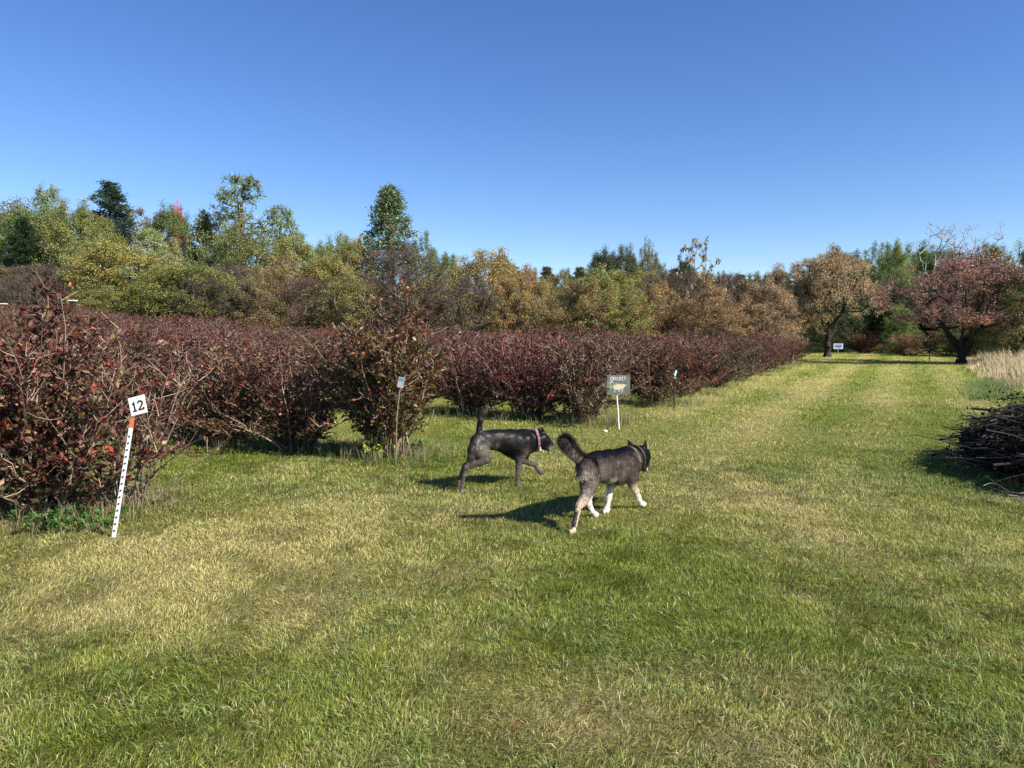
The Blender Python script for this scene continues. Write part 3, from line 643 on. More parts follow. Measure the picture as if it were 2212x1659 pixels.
# forest behind
for row in [
    ('round', 1, 20, 440, 220, 72, (.15, .13, .07), B, 'forest_tree', 'tall brownish green tree at the far left skyline'),
    ('round', 2, 110, 452, 180, 68, GRN, P_, 'forest_tree', 'green leafy tree with pale forks on the left skyline'),
    ('airy', 0, 118, 408, 80, 74, GRN, P_, 'forest_tree', 'thin airy treetop poking above the left skyline'),
    ('conifer', 1, 62, 478, 85, 64, (.04, .06, .03), D, 'spruce_tree', 'dark spruce with a broad foot on the far left'),
    ('round', 3, 180, 442, 150, 66, OLIVE, B, 'forest_tree', 'dense olive green tree left of the pine'),
    ('low', 1, 215, 500, 130, 60, YEL, B, 'forest_tree', 'yellow green tree in front of the pine foot'),
    ('conifer', 0, 249, 402, 110, 72, (.045, .07, .045), D, 'pine_tree', 'tall dark pine rising above the left skyline'),
    ('airy', 1, 300, 455, 90, 74, GREY, P_, 'forest_tree', 'thin grey half bare tree right of the pine'),
    ('round', 0, 375, 452, 110, 70, (.10, .12, .04), B, 'forest_tree', 'green tree with the small red top beside it'),
    ('round', 2, 392, 450, 45, 71, (.40, .06, .035), B, 'forest_tree', 'small bright red treetop on the left skyline'),
    ('airy', 0, 330, 500, 100, 62, LGRN, P_, 'birch_tree', 'slender yellow green birch with white trunk'),
    ('poplar', 0, 383, 520, 70, 58, YEL, P_, 'birch_tree', 'yellow birch whose white trunk shows in the hedge'),
    ('poplar', 1, 450, 462, 120, 66, (.18, .18, .06), B, 'forest_tree', 'yellow green pointed tree left of the tall pale poplar'),
    ('airy', 1, 530, 389, 135, 66, PGRN, B, 'poplar_tree', 'tallest pale airy poplar on the left skyline'),
    ('round', 3, 520, 490, 150, 62, (.15, .15, .055), B, 'forest_tree', 'olive tree at the foot of the tallest poplar'),
    ('airy', 0, 612, 452, 95, 68, PGRN, B, 'poplar_tree', 'second smaller airy poplar right of the tallest one'),
    ('low', 2, 640, 512, 140, 62, YEL, B, 'forest_tree', 'bright yellow green tree below the smaller airy poplar'),
    ('round', 1, 735, 512, 110, 85, (.17, .17, .05), B, 'forest_tree', 'rounded green yellow tree in the dip left of the pyramid poplar'),
    ('low', 3, 775, 518, 80, 82, (.32, .21, .05), B, 'forest_tree', 'small orange yellow tree touching the pyramid poplar'),
    ('low', 0, 690, 530, 90, 80, (.15, .15, .045), B, 'forest_tree', 'dull green tree in the skyline dip'),
    ('poplar', 0, 845, 411, 175, 60, (.105, .145, .066), B, 'poplar_tree', 'green pyramid shaped poplar standing alone on the skyline'),
    ('low', 1, 920, 510, 90, 62, (.14, .15, .05), B, 'forest_tree', 'green shoulder tree right of the pyramid poplar'),
    ('low', 2, 968, 552, 80, 78, GRN, B, 'forest_tree', 'low green tree left of the golden tree on the skyline'),
    ('round', 0, 1085, 545, 50, 72, (.09, .11, .06), B, 'forest_tree', 'narrow dark green top behind the golden rounded tree'),
    ('round', 2, 1300, 545, 90, 78, (.055, .06, .032), D, 'oak_tree', 'dark domed oak left of the round airy tree'),
    ('round', 1, 1345, 535, 80, 80, (.075, .075, .035), D, 'oak_tree', 'dark brown green oak crown between dome and airy tree'),
    ('spread', 1, 1393, 526, 85, 82, (.14, .13, .07), B, 'forest_tree', 'round airy umbrella shaped tree on the centre skyline'),
    ('sparse', 0, 1503, 520, 95, 46, (.30, .19, .12), B, 'forest_tree', 'sparse tree with big tan leaves against the sky'),
    ('round', 0, 1475, 560, 60, 60, DGRN, B, 'forest_tree', 'dark green tree left foot of the sparse tan tree'),
]: tpx(*row, g2)
# the distant low tree line in the middle
for k, px in enumerate(range(1110, 1760, 34)):
    tpx(('conifer', 'low', 'conifer', 'round')[k % 4], k, px + (k * 7) % 11, 579 + (k * 5) % 9 + (0 if px < 1500 else 10), 60, 120, (.055 + .03 * (k % 3), .085 + .015 * (k % 2), .03), D, 'distant_tree', 'distant ' + ('pointed', 'brown', 'pointed', 'rounded')[k % 4] + ' tree above the ' + under(px), 'distant tree line at the centre horizon')
# understory closing the foot of the woods, its shade put into the dark green
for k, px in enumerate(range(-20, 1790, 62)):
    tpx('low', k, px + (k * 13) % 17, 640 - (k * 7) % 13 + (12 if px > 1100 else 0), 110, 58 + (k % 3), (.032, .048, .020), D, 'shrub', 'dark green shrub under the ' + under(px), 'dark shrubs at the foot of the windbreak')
# the lane's end
A = G(1787, 771)
tree('spread', 0, A.x, A.y, CAM_H + (720 - 545) / 1600 * A.y, 178 / 1600 * A.y, 2.2, (.34, .215, .150), D, 'orchard_tree', 'lone tan and gold tree with a dark forked trunk at the end of the rows', g3)
Bq = G(2077, 785)
tree('spread', 1, Bq.x, Bq.y, CAM_H + (720 - 545) / 1600 * Bq.y, 320 / 1600 * Bq.y, .6, (.25, .115, .115), D, 'orchard_tree', 'broad maroon leaved tree with a dark trunk beside the dry meadow', g3)
for row in [
    ('round', 0, 1800, 540, 120, 62, (.07, .085, .035), D, 'orchard_tree', 'dark green tree peeking out behind the lone lane tree'),
    ('low', 1, 1888, 532, 80, 70, (.12, .155, .05), B, 'forest_tree', 'dark green tree right of the lone lane tree'),
    ('low', 2, 1925, 528, 90, 66, (.17, .20, .055), B, 'forest_tree', 'light green tree between the two lane trees'),
    ('round', 3, 1975, 530, 110, 70, GRN, B, 'forest_tree', 'green tree below the bare birch tops'),
    ('birch', 0, 2010, 490, 80, 60, (.20, .18, .07), P_, 'birch_tree', 'leafless birch with a few orange leaves above the maroon tree'),
    ('birch', 1, 2065, 500, 70, 62, TAN, P_, 'birch_tree', 'bare thin birch above the middle of the maroon tree'),
    ('birch', 0, 2118, 488, 60, 60, TAN, P_, 'birch_tree', 'bare birch with the rightmost pale forked top'),
    ('round', 1, 2050, 545, 110, 68, (.10, .11, .05), B, 'forest_tree', 'dull green tree hidden behind the maroon tree'),
    ('low', 2, 2130, 532, 110, 66, (.10, .12, .045), B, 'forest_tree', 'green tree at the upper right of the maroon tree'),
    ('low', 1, 1850, 548, 110, 75, (.09, .11, .04), B, 'forest_tree', 'olive green tree low on the skyline right of the lone tree'),
    ('round', 0, 2010, 540, 120, 78, (.08, .11, .04), B, 'forest_tree', 'green tree behind the bare birch stems'),
    ('low', 3, 2195, 530, 120, 60, (.12, .13, .045), B, 'forest_tree', 'olive green tree at the right picture edge'),
    ('low', 0, 1940, 662, 75, 56, (.15, .20, .045), B, 'shrub', 'bright green shrub tree between the two lane trees'),
    ('conifer', 1, 2008, 640, 70, 58, (.015, .025, .013), D, 'spruce_tree', 'black green spruce left of the maroon tree trunk'),
    ('round', 2, 2195, 572, 150, 37, (.15, .125, .06), D, 'orchard_tree', 'green brown tree on the right edge behind the meadow'),
    ('low', 0, 2245, 532, 150, 50, (.14, .14, .05), B, 'forest_tree', 'green tree cut by the right picture edge'),
    ('low', 1, 2080, 695, 110, 50, (.12, .12, .045), D, 'shrub', 'olive shrub seen under the maroon tree'),
    ('low', 2, 2150, 690, 110, 48, (.10, .09, .04), D, 'shrub', 'brownish shrub behind the dry meadow'),
    ('low', 3, 1960, 610, 110, 60, (.06, .075, .03), D, 'orchard_tree', 'shadowy dark tree behind the bright green shrub'),
]: tpx(*row, g3)
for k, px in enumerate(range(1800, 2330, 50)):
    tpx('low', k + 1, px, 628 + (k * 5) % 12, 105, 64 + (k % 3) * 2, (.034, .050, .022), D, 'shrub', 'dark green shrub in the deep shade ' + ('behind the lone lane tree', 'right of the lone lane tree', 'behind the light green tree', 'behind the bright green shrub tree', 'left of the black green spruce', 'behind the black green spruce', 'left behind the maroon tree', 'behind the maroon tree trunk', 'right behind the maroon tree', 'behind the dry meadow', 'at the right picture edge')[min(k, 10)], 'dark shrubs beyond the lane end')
# one tree off the right edge keeps the brush pile dim? (none needed)

# ------------------------------------------------------------------ brush pile
def brush_pile():
    rng = np.random.default_rng(44); c = np.array((6.85, 7.45)); t = empty('brush_pile', (c[0], c[1], 0))
    tag(t, 'heap of dark cut branches on the lawn at the right edge', 'brush pile')
    def hz(x, y):
        q = (x / 1.95) ** 2 + (y / 2.5) ** 2; return 1.04 * np.clip(1 - q, 0, 1) ** .5
    S0, S1, r0, r1, C = [], [], [], [], []
    def stick(p, d, L, r, col):
        q = p; n = 4; d = d / np.linalg.norm(d)
        for i in range(n):
            e = q + d * L / n; S0.append(q); S1.append(e); r0.append(r * (1 - .2 * i)); r1.append(r * (1 - .2 * (i + 1))); C.append(col); q = e
            d = d + rng.normal(0, .13, 3) + np.array((0, 0, -.05)); d = d / np.linalg.norm(d)
    for i in range(2100):
        a = rng.uniform(0, 6.283); rr = math.sqrt(rng.random()) * .97; x, y = 1.95 * rr * math.cos(a), 2.5 * rr * math.sin(a)
        z = float(hz(x, y)) * rng.uniform(.35, 1.0)
        aa = rng.uniform(0, 6.283); d = np.array((math.cos(aa), math.sin(aa) * .8, rng.normal(-.02, .16)))
        L = rng.uniform(.3, 1.1); p = np.array((x, y, max(z, .02))) - d * L * .5; p[2] = max(p[2], .02)
        k = rng.random(); col = np.array((.030, .024, .020)) * rng.uniform(.5, 1.6) if k < .86 else np.array((.15, .115, .085)) * rng.uniform(.7, 1.3)
        stick(p, d, L, rng.choice([.004, .006, .010, .018, .03], p=[.38, .33, .18, .08, .03]), col)
    for i in range(90):      # whips springing from the top and left side
        a = rng.uniform(1.2, 5.0); rr = rng.uniform(.3, .95); x, y = 1.9 * rr * math.cos(a), 2.1 * rr * math.sin(a)
        stick(np.array((x, y, float(hz(x, y)) * .85)), np.array((math.cos(a) * .9, math.sin(a) * .6, rng.uniform(.1, .7))), rng.uniform(.2, .5), .004, np.array((.028, .022, .02)))
    for i in range(120):     # pale loose twigs spilling to the front
        x, y = rng.uniform(-2.5, -.4), rng.uniform(-2.7, -.6)
        aa = rng.uniform(-.9, .9) + (math.pi if rng.random() < .3 else 0)
        stick(np.array((x, y, .03 + rng.random() * .12)), np.array((math.cos(aa), math.sin(aa), rng.normal(.06, .12))), rng.uniform(.2, .7), .0035, np.array((.30, .25, .19)) * rng.uniform(.4, 1.2))
    v, f, cc = tubes(np.array(S0), np.array(S1), np.array(r0), np.array(r1), np.array(C), 5); v[:, 2] = np.maximum(v[:, 2], .006)
    link('branches', mesh_np('branches', v, f, cc, [M_TWIG], smooth=True), t)
    # matted dead leaves and dark litter filling the heap
    n = 24000; a = rng.uniform(0, 6.283, n); rr = np.sqrt(rng.uniform(0, 1, n)) * .93; x, y = 1.95 * rr * np.cos(a), 2.5 * rr * np.sin(a)
    z = hz(x, y) * rng.uniform(.1, .88, n) + .01
    lv = leaves(rng, np.stack([x, y, z], 1), .07 * rng.uniform(.6, 1.4, n), np.array((.022, .018, .013)) * rng.uniform(.4, 1.7, (n, 1)), .4, .6)
    link('dead_leaves', mesh_np('dead_leaves', *lv, [M_LEAF]), t).color = (1, 1, 1, 1)
    n = 260; a = rng.uniform(1.6, 4.6, n); rr = rng.uniform(.75, 1.12, n); x, y = 1.9 * rr * np.cos(a), 2.1 * rr * np.sin(a)
    lv = leaves(rng, np.stack([x, y, hz(x, y) + rng.uniform(.03, .22, n)], 1), .05, np.array((.03, .04, .015)) * rng.uniform(.4, 1.7, (n, 1)), .4, .6)
    link('weed_leaves', mesh_np('weed_leaves', *lv, [M_LEAF]), t).color = (1, 1, 1, 1)
brush_pile()

# ------------------------------------------------------------------ dogs: one skin each, grown from a rounded skeleton
class Dog:
    def __init__(s, foot_px, head_deg, name, label):
        s.f = G(*foot_px); a = R(head_deg); s.fw = Vector((math.cos(a), math.sin(a), 0)); s.lf = Vector((-math.sin(a), math.cos(a), 0)); s.a = a
        s.org = s.f + s.lf * .075 + s.fw * .25; s.org.z = 0
        s.prim = []
        s.e = empty(name, s.org, a); tag(s.e, label, 'dog')
    def P(s, cx, cy, lat):          # local point: where the sight line meets the dog's lengthwise plane at that lateral offset
        px, py = 900 + cx * .2604, 828 + cy * .2604
        r = ray(px, py); q0 = s.org + s.lf * lat
        t = (q0.dot(s.lf)) / (r.dot(s.lf)); w = Vector((0, 0, CAM_H)) + r * t
        d = w - s.org; return np.array((d.dot(s.fw), lat, w.z))
    def chain(s, pts, lat, k=.02, sq=1.0):
        """pts: (cx, cy, r[, lat])"""
        q = []
        for p in pts:
            la = p[3] if len(p) > 3 else lat
            w = s.P(p[0], p[1], la); w[2] = max(w[2], p[2] * .8); q.append((w, p[2]))
        for a, b in zip(q[:-1], q[1:]): s.prim.append((a[0], b[0], a[1], b[1], k, sq, lat))
        return q
    def cap(s, a, b, ra, rb, k=.015, sq=1.0): s.prim.append((np.array(a, float), np.array(b, float), ra, rb, k, sq, 0.0))
    def build(s, vs=.0055):
        lo = np.min([np.minimum(p[0] - p[2], p[1] - p[3]) for p in s.prim], 0) - .05
        hi = np.max([np.maximum(p[0] + p[2], p[1] + p[3]) for p in s.prim], 0) + .05
        dims = np.ceil((hi - lo) / vs).astype(int)
        F = np.full(dims, 1.0, np.float32)
        for a, b, ra, rb, k, sq, la in s.prim:
            m = max(ra, rb) + 4 * vs + k * 2
            i0 = np.maximum(0, ((np.minimum(a, b) - m - lo) / vs).astype(int)); i1 = np.minimum(dims, ((np.maximum(a, b) + m - lo) / vs).astype(int) + 2)
            X, Y, Z = np.meshgrid(*[lo[j] + vs * np.arange(i0[j], i1[j]) for j in range(3)], indexing='ij')
            aa = a.copy(); bb = b.copy(); Yq = (Y - la) / sq; aa[1] = (a[1] - la) / sq; bb[1] = (b[1] - la) / sq
            d = bb - aa; dd = max(d @ d, 1e-9)
            t = np.clip(((X - aa[0]) * d[0] + (Yq - aa[1]) * d[1] + (Z - aa[2]) * d[2]) / dd, 0, 1)
            D_ = np.sqrt((X - aa[0] - t * d[0]) ** 2 + (Yq - aa[1] - t * d[1]) ** 2 + (Z - aa[2] - t * d[2]) ** 2) - (ra + (rb - ra) * t)
            sub = F[i0[0]:i1[0], i0[1]:i1[1], i0[2]:i1[2]]
            h = np.maximum(k - np.abs(sub - D_), 0) / k
            F[i0[0]:i1[0], i0[1]:i1[1], i0[2]:i1[2]] = np.minimum(sub, D_) - h * h * k * .25
        X, Y, Z = np.meshgrid(*[lo[j] + vs * np.arange(dims[j]) for j in range(3)], indexing='ij')
        F += (.0022 * (np.sin(X * 41 + 3 * np.sin(Z * 17)) * np.sin(Z * 37 + 2 * np.sin(X * 13 + Y * 21)))).astype(np.float32)
        g = vdb.FloatGrid(1.0); g.copyFromArray(F); pts, quads = g.convertToQuads(isovalue=0.0)
        V = pts * vs + lo
        return V.astype(np.float32), quads[:, ::-1].astype(np.int32)
def normals(V, Q):
    n = np.cross(V[Q[:, 2]] - V[Q[:, 0]], V[Q[:, 3]] - V[Q[:, 1]]); c = V[Q].mean(1)
    N = np.zeros_like(V)
    for k in range(4): np.add.at(N, Q[:, k], n)
    N /= np.maximum(np.linalg.norm(N, axis=1, keepdims=True), 1e-9); return N
def fur(rng, V, Q, N, C, n, length, flow, width=.0022, lift=.35, cj=.5, sel=None, fl=3.2):
    """hairs: thin triangles rooted on the skin, lying along `flow`"""
    ar = np.linalg.norm(np.cross(V[Q[:, 2]] - V[Q[:, 0]], V[Q[:, 3]] - V[Q[:, 1]]), axis=1)
    if sel is not None: ar = ar * sel(V[Q].mean(1))
    q = rng.choice(len(Q), n, p=ar / ar.sum()); w = rng.dirichlet(np.ones(4), n)[:, :, None]
    P = (V[Q[q]] * w).sum(1); Nn = (N[Q[q]] * w).sum(1); Cc = (C[Q[q]] * w).sum(1)
    f = flow(P) + rng.normal(0, .25, (n, 3)); f -= Nn * (f * Nn).sum(1, keepdims=True); f /= np.maximum(np.linalg.norm(f, axis=1, keepdims=True), 1e-6)
    d = f + Nn * lift * rng.uniform(.5, 1.5, (n, 1)); d /= np.linalg.norm(d, axis=1, keepdims=True)
    sdir = np.cross(d, Nn); sdir /= np.maximum(np.linalg.norm(sdir, axis=1, keepdims=True), 1e-6)
    L = (length(P) if callable(length) else np.full(n, length)) * rng.uniform(.6, 1.3, n)
    VV = np.empty((n, 3, 3)); VV[:, 0] = P - sdir * width - Nn * .002; VV[:, 1] = P + sdir * width - Nn * .002; VV[:, 2] = P + d * L[:, None]
    return VV.reshape(-1, 3), np.arange(n * 3).reshape(n, 3), np.repeat(Cc * rng.uniform(1 - cj, 1 + cj * 1.5, (n, 1)) * np.where(rng.random((n, 1)) < .22, fl, .9), 3, 0)
M_SKIN = mat_plain('short_coat', (0, 0, 0), .42, .16, .65, 42, attr='col', bump=.35)
M_FUR = mat_plain('fur', (0, 0, 0), .4, .16, attr='col')
def ball(parent, name, p, r, mat, sc=(1, 1, 1)):
    n = 10; th = np.linspace(0, np.pi, n + 1); ph = np.arange(12) / 12 * 2 * np.pi
    T, Pp = np.meshgrid(th, ph, indexing='ij'); V = np.stack([np.sin(T) * np.cos(Pp), np.sin(T) * np.sin(Pp), np.cos(T)], -1).reshape(-1, 3) * r * np.array(sc) + np.array(p)
    F = []
    for i in range(n):
        for j in range(12): F.append((i * 12 + j, i * 12 + (j + 1) % 12, (i + 1) * 12 + (j + 1) % 12, (i + 1) * 12 + j))
    return link(name, mesh_np(name, V, np.array(F), None, [mat], smooth=True), parent)
def band(parent, name, c, axis_, ra, w, mat, th=.004, asp=.85, C=None, VB=None):
    """a strap round the neck"""
    ax = Vector(axis_).normalized(); side = Vector((0, 1, 0)); up = side.cross(ax).normalized(); side = ax.cross(up).normalized(); n = 36; V = []; rads = None
    if VB is not None:
        q = VB - np.array(tuple(c)); t = q @ np.array(ax); m_ = np.abs(t) < w * .8; q = q[m_]; u_ = q @ np.array(side); v_ = q @ np.array(up); an = np.arctan2(v_, u_) % (2 * math.pi); r_ = np.hypot(u_, v_); ok = r_ < ra * 1.6
        rads = []
        for i in range(n):
            dd = np.abs((an - i / n * 2 * math.pi + math.pi) % (2 * math.pi) - math.pi); sel = (dd < .25) & ok; rads.append(r_[sel].max() + .003 if sel.any() else ra)
    for i in range(n):
        a = i / n * 2 * math.pi; rd = side * math.cos(a) * asp + up * math.sin(a)
        for (o, h) in ((0, -w / 2), (th, -w / 2), (th, w / 2), (0, w / 2)): V.append(Vector(c) + (rd * (ra + o) if rads is None else (side * math.cos(a) + up * math.sin(a)) * (rads[i] + o)) + ax * h)
    F = [(i * 4 + k, i * 4 + (k + 1) % 4, ((i + 1) % n) * 4 + (k + 1) % 4, ((i + 1) % n) * 4 + k) for i in range(n) for k in range(4)]
    return link(name, mesh_np(name, np.array([tuple(v) for v in V]), np.array(F), None, [mat]), parent)

# --- black short-haired dog
d1 = Dog((996, 1064), 24, 'dog', 'black short haired dog with pink collar trotting behind the other dog')
d1.chain([(545, 472, .098), (660, 468, .095), (755, 486, .118), (840, 508, .148)], 0, .05, .78)
d1.chain([(840, 508, .148), (905, 482, .115), (955, 474, .088), (1005, 472, .072)], 0, .05, .8)
d1.chain([(905, 500, .10), (945, 530, .055)], 0, .04, .8)
d1.chain([(1005, 476, .07), (1040, 470, .068), (1062, 478, .062)], 0, .025, .85)
d1.chain([(1035, 500, .058), (1062, 512, .050)], 0, .02, .95)
d1.chain([(1065, 486, .050), (1100, 507, .040), (1128, 526, .031)], 0, .015, .85)
d1.chain([(1062, 525, .034), (1095, 543, .024), (1118, 548, .018)], 0, .012, .9)
for la in (-.045, .045):
    d1.chain([(1026, 428, .030), (1022, 390, .026), (1036, 376, .018), (1054, 398, .011)], la, .008, .45)
d1.chain([(520, 440, .036), (518, 380, .026), (530, 310, .024), (552, 255, .026), (582, 212, .026)], 0, .02)
d1.chain([(515, 485, .085), (535, 560, .088), (575, 615, .060), (520, 655, .040), (455, 680, .030), (408, 700, .026)], -.075, .022, .62)
d1.chain([(470, 540, .05), (450, 620, .03), (420, 690, .022)], -.075, .03, .6)
d1.chain([(408, 700, .026), (392, 770, .0185), (378, 850, .0165), (372, 888, .018)], -.075, .012)
d1.chain([(372, 895, .020), (392, 903, .017)], -.075, .012)
d1.chain([(505, 485, .08), (480, 560, .072), (470, 630, .055), (435, 670, .034), (400, 685, .025)], .075, .022, .62)
d1.chain([(400, 685, .025), (372, 750, .0185), (352, 815, .0165), (350, 850, .018), (362, 866, .014)], .075, .012)
d1.chain([(905, 490, .085), (880, 560, .066), (850, 625, .046), (846, 690, .031), (840, 760, .022), (838, 820, .0175), (838, 838, .020)], -.075, .018, .7)
d1.chain([(838, 842, .020), (858, 850, .017)], -.075, .01)
d1.chain([(905, 500, .08), (895, 580, .055), (890, 640, .036), (945, 662, .026), (980, 675, .022), (1008, 715, .017), (1030, 740, .018), (1045, 750, .013)], .07, .02, .7)
V, Q = d1.build(); N = normals(V, Q)
if (N * (V - V.mean(0))).sum() < 0: Q = Q[:, ::-1]; N = -N
def col1(V):
    rng = np.random.default_rng(2); n = len(V); c = np.full((n, 3), 1.) * np.array((.0048, .0045, .0046)) 
    thigh = np.exp(-(((V[:, 0] - d1.P(540, 560, 0)[0]) / .12) ** 2 + ((V[:, 2] - .36) / .14) ** 2))[:, None]
    leg = np.clip((.34 - V[:, 2]) / .15, 0, 1)[:, None]
    k_ = np.clip(np.maximum(thigh * 1.1, leg * .85), 0, 1); c = c * (1 - k_) + np.array((.125, .102, .088)) * .8 * k_  # lit grey-brown sheen of thigh and legs, painted into the black coat
    st_ = fbm(V[:, 0] * .5 + V[:, 2], V[:, 2] * .5 - V[:, 0] * 2, .03, 3, 3)[:, None]
    rpz = np.exp(-(((V[:, 0] - d1.P(480, 500, 0)[0]) / .06) ** 2 + ((V[:, 2] - .47) / .07) ** 2))[:, None]; c = c + np.array((.30, .27, .24)) * rpz * np.clip(st_ - .35, 0, 1) * 1.6
    sh_ = np.exp(-(((V[:, 0] - d1.P(870, 590, 0)[0]) / .05) ** 2 + ((V[:, 2] - .30) / .10) ** 2))[:, None]; c = c + np.array((.07, .056, .048)) * sh_ * (.5 + st_)  # light on shoulder and upper arm, put into the coat colour
    ln_ = np.exp(-((V[:, 0] - d1.P(645, 540, 0)[0]) / .015) ** 2 - ((V[:, 2] - .40) / .05) ** 2)[:, None]; c = c + np.array((.10, .085, .075)) * ln_
    muz = np.exp(-(((V[:, 0] - d1.P(1112, 540, 0)[0]) / .04) ** 2 + ((V[:, 2] - d1.P(1112, 540, 0)[2]) / .03) ** 2))[:, None]
    c = c * (1 - muz * .6) + np.array((.30, .30, .28)) * muz * .6  # highlight on the muzzle, painted as grey
    toe = np.clip((.028 - V[:, 2]) / .01, 0, 1)[:, None] * .6; c = c * (1 - toe) + np.array((.30, .27, .24)) * toe
    return c
C = col1(V); rngd = np.random.default_rng(8)
b = link('body', mesh_np('body', V, Q, C, [M_SKIN], smooth=True), d1.e)
flow1 = lambda P: np.tile(np.array((-1., 0, -.45)), (len(P), 1))
tb = d1.P(520, 400, 0)
fv = fur(rngd, V, Q, N, C * 1.1, 60000, .010, flow1, .0012, .18, .4, fl=1.7)
ft = fur(rngd, V, Q, N, np.tile(np.array((.075, .062, .055)), (len(V), 1)), 3000, .022, lambda P: np.tile(np.array((.25, 0, 1.)), (len(P), 1)), .002, .5, .6, sel=lambda c: (c[:, 2] > .68) & (c[:, 0] < tb[0] + .1))
VV, FF, CC = gather([fv, ft]); link('fur_coat', mesh_np('fur_coat', VV, FF, CC, [M_FUR]), d1.e)
M_PINK = mat_plain('collar_cloth', (.36, .17, .18), .7, .3, .9, 38, c2=(.05, .03, .05))
cc_ = d1.P(984, 484, 0); dn = d1.P(1018, 476, 0) - cc_; band(d1.e, 'collar', cc_, dn, .086, .030, M_PINK, VB=V)
tg = d1.P(1030, 548, -.04); ball(d1.e, 'bandana_end', (tg[0] - .01, tg[1], tg[2] + .01), .018, mat_plain('bandana', (.75, .66, .62), .7), (.6, .5, 1.7))
M_EYE = mat_plain('eye', (.02, .01, .005), .08, .6); M_NOSE = mat_plain('nose', (.01, .01, .01), .3, .6)
e_ = d1.P(1068, 462, -.045); ball(d1.e, 'eye', e_ + np.array((0, -.003, 0)), .008, M_EYE); e2 = e_.copy(); e2[1] = .048; ball(d1.e, 'eye', e2, .008, M_EYE)
n_ = d1.P(1142, 530, 0); ball(d1.e, 'nose', n_, .014, M_NOSE, (1, 1.1, .8))

# --- black and tan dog with bushy tail
d2 = Dog((1232, 1154), 50, 'dog', 'dark dog with cream legs, pricked ears and a bushy tail')
d2.chain([(1425, 690, .105), (1500, 690, .118), (1590, 692, .132), (1675, 695, .145)], 0, .05, .8)
d2.chain([(1675, 695, .145), (1745, 655, .130), (1790, 630, .108), (1830, 615, .088)], 0, .05, .85)
d2.chain([(1830, 615, .086), (1858, 598, .075), (1872, 605, .070)], 0, .04, .95)
d2.chain([(1868, 640, .055), (1884, 675, .036), (1893, 705, .026)], 0, .02)
ear_l = d2.chain([(1785, 555, .034), (1772, 512, .025), (1760, 474, .008)], .06, .008, .55)
ear_r = d2.chain([(1890, 565, .034), (1895, 522, .025), (1900, 476, .008)], -.045, .008, .55)
d2.chain([(1420, 655, .05), (1370, 625, .034), (1318, 582, .028), (1285, 540, .026), (1258, 500, .027), (1236, 470, .026)], 0, .02)
d2.chain([(1435, 715, .095), (1432, 800, .092), (1425, 870, .066), (1400, 940, .045), (1372, 985, .034), (1347, 1015, .028)], -.075, .035, .7)
d2.chain([(1347, 1015, .028), (1330, 1080, .021), (1310, 1165, .0185), (1298, 1220, .020)], -.075, .012)
d2.chain([(1298, 1228, .022), (1278, 1240, .018)], -.075, .01)
d2.chain([(1420, 730, .09), (1425, 830, .075), (1415, 920, .05), (1425, 985, .03), (1447, 1040, .021), (1482, 1090, .02), (1500, 1100, .017)], .075, .03, .7)
d2.chain([(1680, 720, .08), (1640, 800, .055), (1608, 860, .036), (1594, 950, .026), (1580, 1040, .024), (1566, 1085, .024), (1560, 1125, .020), (1572, 1135, .016)], .07, .025, .75)
d2.chain([(1770, 690, .10), (1785, 780, .07), (1790, 840, .044), (1822, 900, .030), (1842, 950, .024), (1858, 985, .020), (1880, 1000, .019), (1898, 998, .013)], -.075, .025, .7)
V, Q = d2.build(); N = normals(V, Q)
if (N * (V - V.mean(0))).sum() < 0: Q = Q[:, ::-1]; N = -N
gx0 = d2.P(1600, 700, 0)[0]; rump = d2.P(1400, 720, 0); tail0 = d2.P(1400, 640, 0); neck = d2.P(1760, 600, 0)
